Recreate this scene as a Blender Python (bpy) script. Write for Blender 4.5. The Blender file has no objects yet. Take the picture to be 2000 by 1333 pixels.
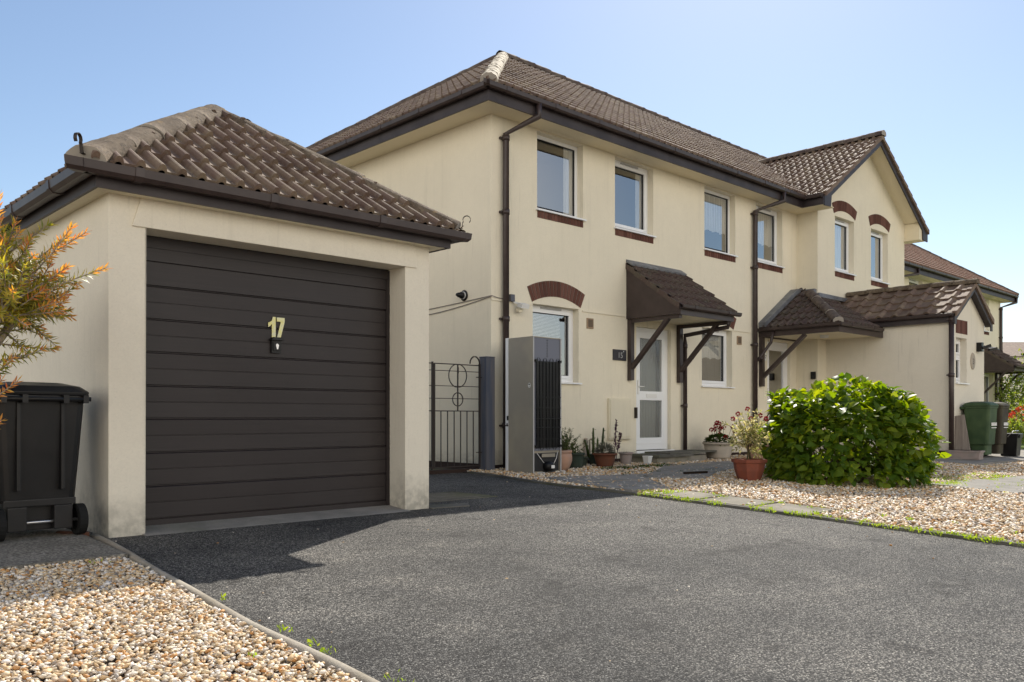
import bpy, bmesh, math, random
import numpy as np
from mathutils import Vector, Matrix
random.seed(7); RNG = np.random.default_rng(7)
S = bpy.context.scene
COL = S.collection
R = math.radians

# ---------------------------------------------------------------- camera
cd = bpy.data.cameras.new('camera'); cam = bpy.data.objects.new('camera', cd); COL.objects.link(cam)
cd.sensor_width = 36.0; cd.lens = 1670/2000*36; cd.shift_y = 0.07425
cd.clip_start = 0.05; cd.clip_end = 2000
cam.location = (0, 0, 0)
cam.rotation_euler = (R(90), 0, R(46.42-90))
S.camera = cam
# ---------------------------------------------------------------- sky, sun, exposure
SUN_EL, SUN_AZ = R(43), R(30)            # azimuth measured from +X towards +Y
w = bpy.data.worlds.new('World'); S.world = w; w.use_nodes = True
nt = w.node_tree; bg = nt.nodes['Background']
sky = nt.nodes.new('ShaderNodeTexSky'); sky.sky_type = 'NISHITA'; sky.sun_disc = False
sky.sun_elevation = SUN_EL; sky.sun_rotation = R(90) - SUN_AZ
sky.air_density = 1.0; sky.dust_density = 0.35; sky.ozone_density = 1.0; SKY = 0.102
# invented cloud glow added behind the camera to brighten shaded walls; windows reflect it
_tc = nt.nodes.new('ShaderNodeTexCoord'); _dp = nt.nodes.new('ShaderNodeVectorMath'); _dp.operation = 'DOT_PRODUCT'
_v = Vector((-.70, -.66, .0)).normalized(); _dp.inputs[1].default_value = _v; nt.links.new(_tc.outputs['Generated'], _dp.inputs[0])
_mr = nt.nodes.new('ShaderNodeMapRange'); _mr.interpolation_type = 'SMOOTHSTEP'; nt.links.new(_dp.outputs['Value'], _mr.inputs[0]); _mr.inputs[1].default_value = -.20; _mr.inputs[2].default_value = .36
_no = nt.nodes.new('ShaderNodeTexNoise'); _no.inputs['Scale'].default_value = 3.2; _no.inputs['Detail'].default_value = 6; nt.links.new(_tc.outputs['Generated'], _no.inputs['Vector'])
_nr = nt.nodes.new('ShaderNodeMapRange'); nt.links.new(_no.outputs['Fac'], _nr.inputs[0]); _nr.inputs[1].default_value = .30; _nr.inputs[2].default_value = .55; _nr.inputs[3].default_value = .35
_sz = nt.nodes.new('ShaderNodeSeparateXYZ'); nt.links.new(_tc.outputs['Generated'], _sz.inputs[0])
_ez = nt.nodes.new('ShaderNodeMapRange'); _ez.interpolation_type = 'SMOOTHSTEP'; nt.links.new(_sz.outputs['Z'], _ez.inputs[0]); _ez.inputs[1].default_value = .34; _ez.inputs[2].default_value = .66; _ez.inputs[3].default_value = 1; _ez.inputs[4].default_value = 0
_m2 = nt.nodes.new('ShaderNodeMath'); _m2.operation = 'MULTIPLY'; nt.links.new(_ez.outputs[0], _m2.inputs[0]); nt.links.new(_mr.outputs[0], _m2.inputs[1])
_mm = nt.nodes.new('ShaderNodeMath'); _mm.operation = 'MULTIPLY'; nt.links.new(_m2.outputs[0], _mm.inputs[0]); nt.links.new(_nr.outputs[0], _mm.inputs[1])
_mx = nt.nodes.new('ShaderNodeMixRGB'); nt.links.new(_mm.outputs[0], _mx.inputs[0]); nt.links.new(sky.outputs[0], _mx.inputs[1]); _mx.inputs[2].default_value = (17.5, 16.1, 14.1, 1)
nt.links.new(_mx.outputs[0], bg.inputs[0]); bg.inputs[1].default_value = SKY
sl = bpy.data.lights.new('sun', 'SUN'); sl.energy = 5.0; sl.angle = R(0.5); sl.color = (1.0, .93, .83)
so = bpy.data.objects.new('sun', sl); COL.objects.link(so)
sd = Vector((math.cos(SUN_EL)*math.cos(SUN_AZ), math.cos(SUN_EL)*math.sin(SUN_AZ), math.sin(SUN_EL)))
so.rotation_euler = sd.to_track_quat('Z', 'Y').to_euler(); so.location = sd*60
S.view_settings.view_transform = 'Standard'; S.view_settings.look = 'None'
S.view_settings.exposure = 0.42; S.view_settings.gamma = 1.0

# ---------------------------------------------------------------- materials
def mat(name, col, rough=.8, spec=.3, metal=0, build=None, **kw):
    m = bpy.data.materials.new(name); m.use_nodes = True
    b = m.node_tree.nodes['Principled BSDF']
    b.inputs['Base Color'].default_value = (*col, 1); b.inputs['Roughness'].default_value = rough
    b.inputs['Specular IOR Level'].default_value = spec; b.inputs['Metallic'].default_value = metal
    for k, v in kw.items(): b.inputs[k.replace('_', ' ')].default_value = v
    if build: build(G(m), b)
    return m
class G:
    def __init__(s, m): s.t = m.node_tree; s.o = None
    def n(s, typ, **kw):
        n = s.t.nodes.new('ShaderNode'+typ)
        for k, v in kw.items():
            if k.startswith('i_'):
                key = k[2:].replace('_', ' '); n.inputs[int(key) if key.isdigit() else key].default_value = v
            else: setattr(n, k, v)
        return n
    def l(s, a, b): s.t.links.new(a, b)
    def co(s, scale=(1, 1, 1), uv=False):
        if not s.o: s.o = s.n('TexCoord')
        mp = s.n('Mapping'); mp.inputs['Scale'].default_value = scale
        s.l(s.o.outputs['UV' if uv else 'Object'], mp.inputs[0]); return mp.outputs[0]
    def noise(s, scale, detail=3, rough=.55, vec=None, dist=0):
        n = s.n('TexNoise'); n.inputs['Scale'].default_value = scale; n.inputs['Detail'].default_value = detail
        n.inputs['Roughness'].default_value = rough; n.inputs['Distortion'].default_value = dist
        s.l(vec if vec else s.co(), n.inputs['Vector']); return n.outputs['Fac']
    def voro(s, scale, vec=None, feat='F1', out='Distance'):
        n = s.n('TexVoronoi', feature=feat); n.inputs['Scale'].default_value = scale
        s.l(vec if vec else s.co(), n.inputs['Vector']); return n.outputs[out]
    def ramp(s, f, pts, interp='LINEAR'):
        r = s.n('ValToRGB'); e = r.color_ramp; e.interpolation = interp
        while len(e.elements) < len(pts): e.elements.new(.5)
        for el, (p, c) in zip(e.elements, pts):
            el.position = p; el.color = (*c, 1) if len(c) == 3 else c
        s.l(f, r.inputs[0]); return r.outputs[0]
    def gr(s, f, a, b, lo=0., hi=1.):
        r = s.n('MapRange'); s.l(f, r.inputs[0])
        for i, v in zip((1, 2, 3, 4), (a, b, lo, hi)): r.inputs[i].default_value = v
        return r.outputs[0]
    def mix(s, f, a, b, mode='MIX'):
        m = s.n('MixRGB', blend_type=mode)
        for i, v in ((0, f), (1, a), (2, b)):
            if isinstance(v, (int, float)): m.inputs[i].default_value = v
            elif isinstance(v, tuple): m.inputs[i].default_value = (*v, 1)
            else: s.l(v, m.inputs[i])
        return m.outputs[0]
    def math(s, op, a, b=0.):
        m = s.n('Math', operation=op)
        for i, v in ((0, a), (1, b)):
            if isinstance(v, (int, float)): m.inputs[i].default_value = v
            else: s.l(v, m.inputs[i])
        return m.outputs[0]
    def bump(s, h, b, strength=.3, dist=.01):
        n = s.n('Bump'); n.inputs['Strength'].default_value = strength; n.inputs['Distance'].default_value = dist
        s.l(h, n.inputs['Height']); s.l(n.outputs[0], b.inputs['Normal'])

def render_mat(base, dirt, streak=.5, rough=.9):
    def f(g, b):
        big = g.noise(.9, 4); fine = g.noise(9, 5, .6)
        st = g.noise(1, 5, .6, g.co((7, 7, .45)))
        c = g.mix(g.gr(big, .35, .7), base, tuple(x*.93 for x in base))
        c = g.mix(g.math('MULTIPLY', g.gr(st, .53, .74), g.math('MULTIPLY', g.gr(big, .4, .62), streak)), c, dirt)
        c = g.mix(g.gr(g.noise(1, 5, .65, g.co((16, 16, 1.1))), .60, .72, 0, .3), c, dirt); c = g.mix(g.gr(fine, .3, .75, 0, .2), c, tuple(x*.8 for x in base)); c = g.mix(g.gr(g.noise(75, 3, .7), .4, .65, 0, .22), c, tuple(x*.75 for x in base))
        sp = g.noise(55, 2); c = g.mix(g.gr(sp, .66, .72, 0, .25), c, tuple(x*.7 for x in base))
        sz = g.n('SeparateXYZ'); g.l(g.co(), sz.inputs[0]); low = g.gr(g.math('ADD', sz.outputs[2], g.math('MULTIPLY', g.noise(3.5, 5, .6), -.55)), -1.06, -.72, 1, 0)
        c = g.mix(g.math('MULTIPLY', low, g.gr(g.noise(18, 4), .35, .6, .35, .9)), c, (.33, .31, .26))
        g.l(c, b.inputs['Base Color'])
        g.bump(g.math('ADD', g.noise(150, 2), g.math('MULTIPLY', g.noise(14, 3), 1.6)), b, .35, .004)
    return mat('render', base, rough, .2, build=f)
M = {}
M['conc_mid'] = None
M['cream'] = render_mat((.84, .775, .62), (.50, .46, .36), .26)
M['cream2'] = render_mat((.80, .745, .625), (.45, .42, .34), .35)
M['cream_trim'] = render_mat((.80, .74, .58), (.5, .46, .36), .3)
M['soffit'] = mat('soffit paint', (.78, .70, .52), .7, .3)
def f(g, b):
    n = g.noise(6, 3); c = g.mix(g.gr(n, .3, .7), (.034, .022, .021), (.055, .038, .035)); g.l(c, b.inputs['Base Color'])
M['brown'] = mat('brown plastic', (.05, .032, .03), .42, .5, build=f)
M['fascia'] = mat('dark stained board', (.032, .022, .024), .5, .4, build=lambda g, b: (
    g.l(g.mix(g.gr(g.noise(3, 4), .35, .7), (.026, .019, .022), (.05, .04, .042)), b.inputs['Base Color']),
    g.bump(g.noise(1, 4, .6, g.co((3, 3, 40))), b, .1, .004)))
def f(g, b):
    wv = g.noise(1, 5, .65, g.co((2.2, 2.2, 160)))
    n = g.noise(1.3, 3)
    c = g.mix(g.gr(wv, .3, .7), (.012, .008, .0085), (.021, .0145, .015)); c = g.mix(g.gr(n, .4, .8, 0, .35), c, (.034, .027, .028))
    g.l(c, b.inputs['Base Color']); g.bump(wv, b, .25, .003)
M['door_brown'] = mat('brown garage door steel', (.028, .02, .022), .48, .45, build=f)
def tile_mat(c1, c2, lich, lamt):
    def f(g, b):
        uv = g.n('UVMap'); fl = g.n('VectorMath', operation='FLOOR'); g.l(uv.outputs[0], fl.inputs[0])
        wn = g.n('TexWhiteNoise', noise_dimensions='2D'); g.l(fl.outputs[0], wn.inputs['Vector'])
        c = g.mix(wn.outputs['Value'], c1, c2)
        n = g.noise(5, 6, .65); c = g.mix(g.gr(n, .45, .68, 0, lamt), c, lich)
        n2 = g.noise(38, 4, .6); c = g.mix(g.gr(n2, .58, .7, 0, .45), c, (.26, .23, .18))
        n3 = g.noise(2.2, 4); c = g.mix(g.gr(n3, .55, .75, 0, .5), c, tuple(x*.55 for x in c1))
        g.l(c, b.inputs['Base Color']); g.bump(g.math('ADD', g.noise(60, 5, .7), g.noise(220, 2)), b, .5, .006)
    return mat('concrete roof tile', c1, .75, .25, build=f)
M['tile'] = tile_mat((.125, .082, .062), (.185, .128, .098), (.27, .215, .145), .75)
M['tile_new'] = tile_mat((.21, .115, .078), (.27, .155, .11), (.25, .2, .15), .5)
M['tile_dark'] = tile_mat((.075, .05, .046), (.10, .07, .06), (.10, .10, .07), .6)
def f(g, b):
    n = g.noise(4, 6, .65); n2 = g.noise(26, 6, .7)
    c = g.mix(g.gr(n, .38, .62), (.125, .094, .066), (.205, .162, .115))
    c = g.mix(g.gr(n2, .5, .62, 0, .85), c, (.085, .066, .05)); c = g.mix(g.gr(g.noise(9, 4), .62, .7, 0, .7), c, (.33, .22, .09))
    c = g.mix(g.gr(g.voro(70), .0, .22, .5, 0), c, (.5, .47, .4))
    g.l(c, b.inputs['Base Color']); g.bump(g.math('ADD', n2, g.noise(90, 4, .7)), b, .9, .012)
M['ridge'] = mat('lichen covered ridge tile', (.3, .26, .2), .9, .2, build=f)
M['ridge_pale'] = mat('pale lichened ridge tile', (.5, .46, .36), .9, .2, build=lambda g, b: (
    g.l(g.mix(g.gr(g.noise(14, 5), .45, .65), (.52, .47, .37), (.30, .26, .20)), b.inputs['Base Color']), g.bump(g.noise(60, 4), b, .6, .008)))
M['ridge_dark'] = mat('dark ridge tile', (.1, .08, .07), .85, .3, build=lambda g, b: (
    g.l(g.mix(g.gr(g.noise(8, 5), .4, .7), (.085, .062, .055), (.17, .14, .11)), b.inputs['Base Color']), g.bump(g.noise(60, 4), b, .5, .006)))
M['mortar'] = mat('mortar', (.36, .33, .29), .95, .1)
def f(g, b):
    ri = g.n('NewGeometry').outputs['Random Per Island']
    c = g.ramp(ri, [(0, (.085, .036, .027)), (.5, (.125, .054, .039)), (1, (.17, .08, .06))]); c = g.mix(g.gr(g.noise(40, 4), .4, .8, 0, .4), c, (.09, .05, .04))
    g.l(c, b.inputs['Base Color']); g.bump(g.noise(120, 3), b, .3, .003)
M['brick'] = mat('red brown brick', (.19, .075, .05), .85, .2, build=f)
M['upvc'] = mat('white plastic frame', (.82, .83, .84), .28, .5)
M['rubber'] = mat('black seal', (.02, .02, .022), .5, .4)
M['grey_strip'] = mat('grey vent strip', (.42, .42, .42), .5, .4)
def glass_mat(boost=.10, tint=(1, 1, 1), rough=0.0, bumpy=False):
    m = bpy.data.materials.new('window glass'); m.use_nodes = True; t = m.node_tree; t.nodes.clear(); g = G(m)
    o = g.n('OutputMaterial'); tr = g.n('BsdfTransparent'); tr.inputs[0].default_value = (.95*tint[0], .97*tint[1], .96*tint[2], 1)
    gl = g.n('BsdfGlossy'); gl.inputs['Roughness'].default_value = rough
    fr = g.n('Fresnel'); fr.inputs[0].default_value = 1.52
    fac = g.math('MINIMUM', g.math('ADD', g.math('MULTIPLY', fr.outputs[0], 1.9), boost), 1.)
    mx = g.n('MixShader'); g.l(fac, mx.inputs[0]); g.l(tr.outputs[0], mx.inputs[1]); g.l(gl.outputs[0], mx.inputs[2]); g.l(mx.outputs[0], o.inputs[0])
    if bumpy:
        bp = g.n('Bump'); bp.inputs['Strength'].default_value = .6; bp.inputs['Distance'].default_value = .006
        g.l(g.noise(70, 3), bp.inputs['Height']); g.l(bp.outputs[0], gl.inputs['Normal'])
    else:
        bp = g.n('Bump'); bp.inputs['Strength'].default_value = .04; bp.inputs['Distance'].default_value = .02
        g.l(g.noise(1.4, 1), bp.inputs['Height']); g.l(bp.outputs[0], gl.inputs['Normal'])
    return m
M['glass'] = glass_mat(.33)
M['obscure'] = glass_mat(.12, (.8, .8, .76), .25, True)
M['interior'] = mat('room inside', (.20, .19, .17), .9, .1)
def f(g, b):
    wv = g.noise(1, 3, .5, g.co((60, 60, 2))); la = g.voro(55)
    a = g.math('ADD', g.gr(la, .1, .5, .8, 1), g.gr(wv, .35, .65, -.2, .1)); g.l(g.math('MINIMUM', a, 1.), b.inputs['Alpha'])
M['net'] = mat('net curtain', (.93, .93, .92), .9, .1, build=f)
M['curtain'] = mat('white curtain', (.9, .9, .88), .9, .1)
M['blind'] = mat('white slatted blind', (.85, .85, .83), .5, .4)
def f(g, b):
    sp = g.noise(210, 2, .6); sp2 = g.noise(95, 3, .6); big = g.noise(.55, 5, .6); mid = g.noise(3, 5, .6)
    v = g.n('TexVoronoi'); v.inputs['Scale'].default_value = 140; g.l(g.co(), v.inputs['Vector']); sx = g.n('SeparateXYZ'); g.l(v.outputs['Color'], sx.inputs[0])
    c = g.ramp(sx.outputs[0], [(0, (.010, .010, .010)), (.26, (.04, .04, .039)), (.45, (.085, .083, .079)), (.64, (.15, .146, .137)), (.84, (.25, .243, .225)), (1, (.38, .37, .34))])
    c = g.mix(g.gr(v.outputs['Distance'], .35, .7, 0, .8), c, (.02, .02, .02))
    c = g.mix(g.gr(sp2, .42, .6, 0, .5), c, (.028, .028, .027))
    def mul(f_, k): return g.mix(f_, c, g.mix(1., c, (k, k*.98, k*.95), 'MULTIPLY'))
    c = mul(g.gr(big, .42, .62), 1.75); c = mul(g.gr(mid, .55, .72), 1.4); c = mul(g.gr(mid, .3, .42, 1, 0), .6)  # broad paler patches: wear, and sunlit sheen painted into the colour
    st = g.noise(1.7, 6, .7, g.co((1, 2.6, 1)), 1.2); c = g.mix(g.gr(st, .62, .72, 0, .4), c, (.26, .24, .205)); c = g.mix(g.gr(st, .30, .36, .6, 0), c, (.02, .02, .02))
    c = g.mix(g.gr(mid, .25, .4, .45, 0), c, (.04, .04, .042))
    g.l(c, b.inputs['Base Color']); g.bump(g.math('SUBTRACT', sp2, v.outputs['Distance']), b, 1, .009)
    g.l(g.gr(sp, .4, .7, .85, .65), b.inputs['Roughness'])
M['asphalt'] = mat('worn asphalt', (.11, .11, .11), .75, .22, build=f)
def f(g, b):
    ri = g.n('NewGeometry').outputs['Random Per Island']
    c = g.ramp(ri, [(0, (.34, .29, .24)), (.08, (.64, .44, .23)), (.22, (.76, .66, .50)), (.34, (.56, .28, .09)), (.43, (.82, .74, .62)), (.55, (.66, .52, .33)),
                    (.66, (.85, .80, .73)), (.78, (.38, .35, .32)), (.82, (.66, .48, .28)), (.9, (.56, .43, .30)), (1, (.88, .85, .80))], 'CONSTANT')
    n = g.noise(45, 4, .6); c = g.mix(g.gr(n, .45, .75, 0, .5), c, (.40, .29, .18))
    g.l(c, b.inputs['Base Color']); g.bump(g.noise(140, 3), b, .2, .003)
M['pebble'] = mat('flint pebble', (.5, .45, .38), .55, .35, build=f)
def f(g, b):
    v = g.n('TexVoronoi'); v.inputs['Scale'].default_value = 42; g.l(g.co(), v.inputs['Vector'])
    sx = g.n('SeparateXYZ'); g.l(v.outputs['Color'], sx.inputs[0])
    c = g.ramp(sx.outputs[0], [(0, (.12, .10, .085)), (.3, (.34, .27, .2)), (.5, (.2, .14, .09)), (.7, (.4, .35, .29)), (.9, (.28, .2, .13)), (1, (.45, .42, .38))], 'CONSTANT')
    c = g.mix(g.gr(v.outputs['Distance'], .3, .75, 0, .85), c, (.05, .04, .032))
    g.l(c, b.inputs['Base Color']); g.bump(g.gr(v.outputs['Distance'], 0, .8, 1, 0), b, 1, .02)
M['gravel_bed'] = mat('gravel bed', (.3, .25, .2), .9, .2, build=f)
def conc(a, c2, moss=.0):
    def f(g, b):
        n = g.noise(3, 6, .65); s_ = g.noise(120, 3)
        c = g.mix(g.gr(n, .35, .7), a, c2); c = g.mix(g.gr(s_, .55, .7, 0, .5), c, tuple(x*.5 for x in a))
        if moss: c = g.mix(g.gr(g.noise(2.2, 4), .5, .66, 0, moss), c, (.07, .085, .025))
        g.l(c, b.inputs['Base Color']); g.bump(g.math('ADD', n, g.noise(90, 4)), b, .5, .006)
    return mat('concrete', a, .9, .2, build=f)
M['concrete'] = conc((.22, .21, .19), (.33, .31, .28), .25)
M['concrete_warm'] = conc((.32, .28, .22), (.46, .42, .35), .2)
M['conc_dark'] = conc((.095, .09, .078), (.19, .18, .155), .35)
M['conc_mid'] = conc((.23, .215, .19), (.34, .32, .285), .2)
M['conc_grain'] = mat('grainy old concrete', (.2, .2, .2), .9, .2, build=lambda g, b: (g.l(g.mix(g.gr(g.noise(60, 5, .7), .42, .6), (.12, .11, .092), g.mix(g.gr(g.noise(4, 5), .35, .7), (.26, .24, .205), (.40, .37, .32))), b.inputs['Base Color']), g.bump(g.noise(70, 5, .7), b, .9, .008)))
M['slab_moss'] = conc((.20, .185, .15), (.32, .29, .24), .75)
M['slab'] = conc((.24, .22, .185), (.36, .33, .28), .5)
M['plinth'] = mat('dark brown plinth paint', (.04, .026, .022), .8, .2)
M['earth'] = conc((.09, .075, .055), (.14, .12, .09), .6)
M['grass'] = mat('lawn', (.09, .14, .03), .9, .1, build=lambda g, b: (g.l(g.mix(g.gr(g.noise(12, 5), .3, .7), (.06, .11, .02), (.16, .2, .05)), b.inputs['Base Color']), g.bump(g.noise(80, 3), b, 1, .02)))
M['lead'] = mat('lead flashing', (.16, .17, .19), .55, .5, metal=.3, build=lambda g, b: (g.l(g.mix(g.gr(g.noise(5, 4), .35, .7), (.13, .135, .15), (.25, .26, .28)), b.inputs['Base Color']), g.bump(g.noise(9, 3), b, .3, .01)))
M['iron'] = mat('brown painted iron', (.03, .022, .018), .6, .4)
M['black'] = mat('black plastic', (.012, .012, .013), .38, .35, build=lambda g, b: (g.bump(g.noise(90, 3), b, .15, .003), g.l(g.mix(g.gr(g.noise(3, 4), .45, .75), (.006, .006, .007), (.016, .015, .015)), b.inputs['Base Color']), g.l(g.gr(g.noise(5, 4), .3, .7, .3, .55), b.inputs['Roughness'])))
M['tyre'] = mat('tyre rubber', (.012, .012, .012), .8, .2)
M['steel'] = mat('bare steel', (.55, .55, .56), .3, .5, metal=.9)
M['green_bin'] = mat('green plastic', (.045, .08, .035), .6, .3, build=lambda g, b: g.l(g.mix(g.gr(g.noise(4, 4), .35, .75), (.030, .06, .026), (.065, .105, .045)), b.inputs['Base Color']))
M['white'] = mat('white paint', (.75, .75, .73), .6, .3)
M['yellow'] = mat('pale yellow sticker', (.78, .72, .30), .6, .3, build=lambda g, b: g.l(g.mix(g.gr(g.noise(30, 4), .4, .65), (.80, .74, .30), (.74, .74, .52)), b.inputs['Base Color']))
M['slate'] = mat('slate plaque', (.035, .033, .04), .5, .4)
M['fridge'] = mat('brushed grey metal', (.34, .31, .26), .42, .5, metal=.2, build=lambda g, b: (g.l(g.mix(g.gr(g.noise(1.4, 3), .4, .65), (.30, .275, .23), (.42, .37, .28)), b.inputs['Base Color']), g.l(g.gr(g.noise(2, 3), .3, .7, .3, .48), b.inputs['Roughness'])))
M['fridge_back'] = mat('grey blue panel', (.16, .17, .21), .55, .3)
M['post_blue'] = mat('grey blue painted timber', (.10, .115, .15), .75, .2, build=lambda g, b: (g.l(g.mix(g.gr(g.noise(1, 5, .6, g.co((18, 18, 1.2))), .35, .7), (.085, .10, .14), (.17, .16, .16)), b.inputs['Base Color'])))
M['timber'] = mat('weathered timber', (.22, .19, .17), .85, .1, build=lambda g, b: g.l(g.mix(g.gr(g.noise(1, 5, .6, g.co((20, 20, 1.5))), .35, .7), (.2, .17, .15), (.33, .29, .26)), b.inputs['Base Color']))
def pot(c, c2): return mat('pot', c, .75, .25, build=lambda g, b: g.l(g.mix(g.gr(g.noise(7, 5), .4, .7), c, c2), b.inputs['Base Color']))
M['terra'] = pot((.23, .068, .04), (.16, .06, .042)); M['pink_pot'] = pot((.45, .27, .19), (.36, .25, .2)); M['brown_pot'] = pot((.16, .06, .035), (.11, .06, .04))
M['dark_pot'] = pot((.03, .045, .035), (.06, .07, .05)); M['stone_pot'] = pot((.42, .36, .29), (.34, .31, .26)); M['grey_pot'] = pot((.33, .27, .25), (.26, .24, .22))
M['soil'] = mat('soil', (.035, .025, .018), .95, .1)
def leaf(c1, c2, c3, tr=.45, rough=.4, spec=.5, tcol=None):
    m = bpy.data.materials.new('leaf'); m.use_nodes = True; g = G(m); b = m.node_tree.nodes['Principled BSDF']; o = m.node_tree.nodes['Material Output']
    ri = g.n('NewGeometry').outputs['Random Per Island']
    c = g.ramp(ri, [(0, c1), (.5, c2), (1, c3)]); g.l(c, b.inputs['Base Color']); b.inputs['Roughness'].default_value = rough; b.inputs['Specular IOR Level'].default_value = spec
    tl = g.n('BsdfTranslucent'); g.l(g.mix(1., c, tcol or (1, 1, .6), 'MULTIPLY') if tcol else c, tl.inputs[0])
    if tcol:
        hs = g.n('HueSaturation'); hs.inputs['Value'].default_value = 2.4; hs.inputs['Saturation'].default_value = 1.1; g.l(c, hs.inputs['Color'])
        g.l(g.mix(1., hs.outputs[0], tcol, 'MULTIPLY'), tl.inputs[0])
    mx = g.n('MixShader'); mx.inputs[0].default_value = tr; g.l(b.outputs[0], mx.inputs[1]); g.l(tl.outputs[0], mx.inputs[2]); g.l(mx.outputs[0], o.inputs[0])
    return m
M['hydrangea'] = leaf((.045, .095, .012), (.09, .155, .018), (.17, .23, .028), .45, .45, .3, (1.6, 1.25, .28))
M['bb_green'] = leaf((.11, .14, .025), (.26, .24, .035), (.42, .34, .06), .4, .4, .5, (1.1, 1, .5))
M['bb_orange'] = leaf((.50, .17, .07), (.55, .36, .07), (.42, .20, .11), .4, .45, .4, (1, .8, .6))
M['dk_leaf'] = leaf((.03, .05, .015), (.05, .075, .02), (.07, .10, .03), .3, .5, .3, (1, 1, .5))
M['pale_leaf'] = leaf((.16, .19, .05), (.38, .35, .19), (.55, .48, .34), .4, .5, .3, (1, 1, .7))
M['lt_leaf'] = leaf((.12, .17, .03), (.18, .22, .05), (.24, .25, .07), .4, .5, .3, (1, 1, .5))
M['grey_leaf'] = leaf((.14, .14, .11), (.18, .17, .14), (.12, .13, .09), .2, .7, .2)
M['red'] = leaf((.25, .008, .015), (.33, .012, .02), (.2, .006, .018), .25, .6, .2)
M['red_orange'] = leaf((.6, .06, .03), (.7, .12, .06), (.5, .05, .03), .3, .6, .2)
M['purple'] = leaf((.06, .02, .05), (.08, .03, .06), (.05, .02, .04), .2, .6, .2)
M['bark'] = mat('pale bark', (.3, .25, .19), .9, .1, build=lambda g, b: (g.l(g.mix(g.gr(g.noise(14, 5), .35, .7), (.2, .16, .12), (.42, .37, .3)), b.inputs['Base Color']), g.bump(g.noise(60, 4), b, .6, .005)))
M['stem'] = mat('green brown stem', (.09, .08, .04), .8, .2)
M['weed'] = leaf((.16, .24, .03), (.24, .32, .04), (.3, .34, .06), .4, .5, .3, (1, 1, .4))

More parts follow.
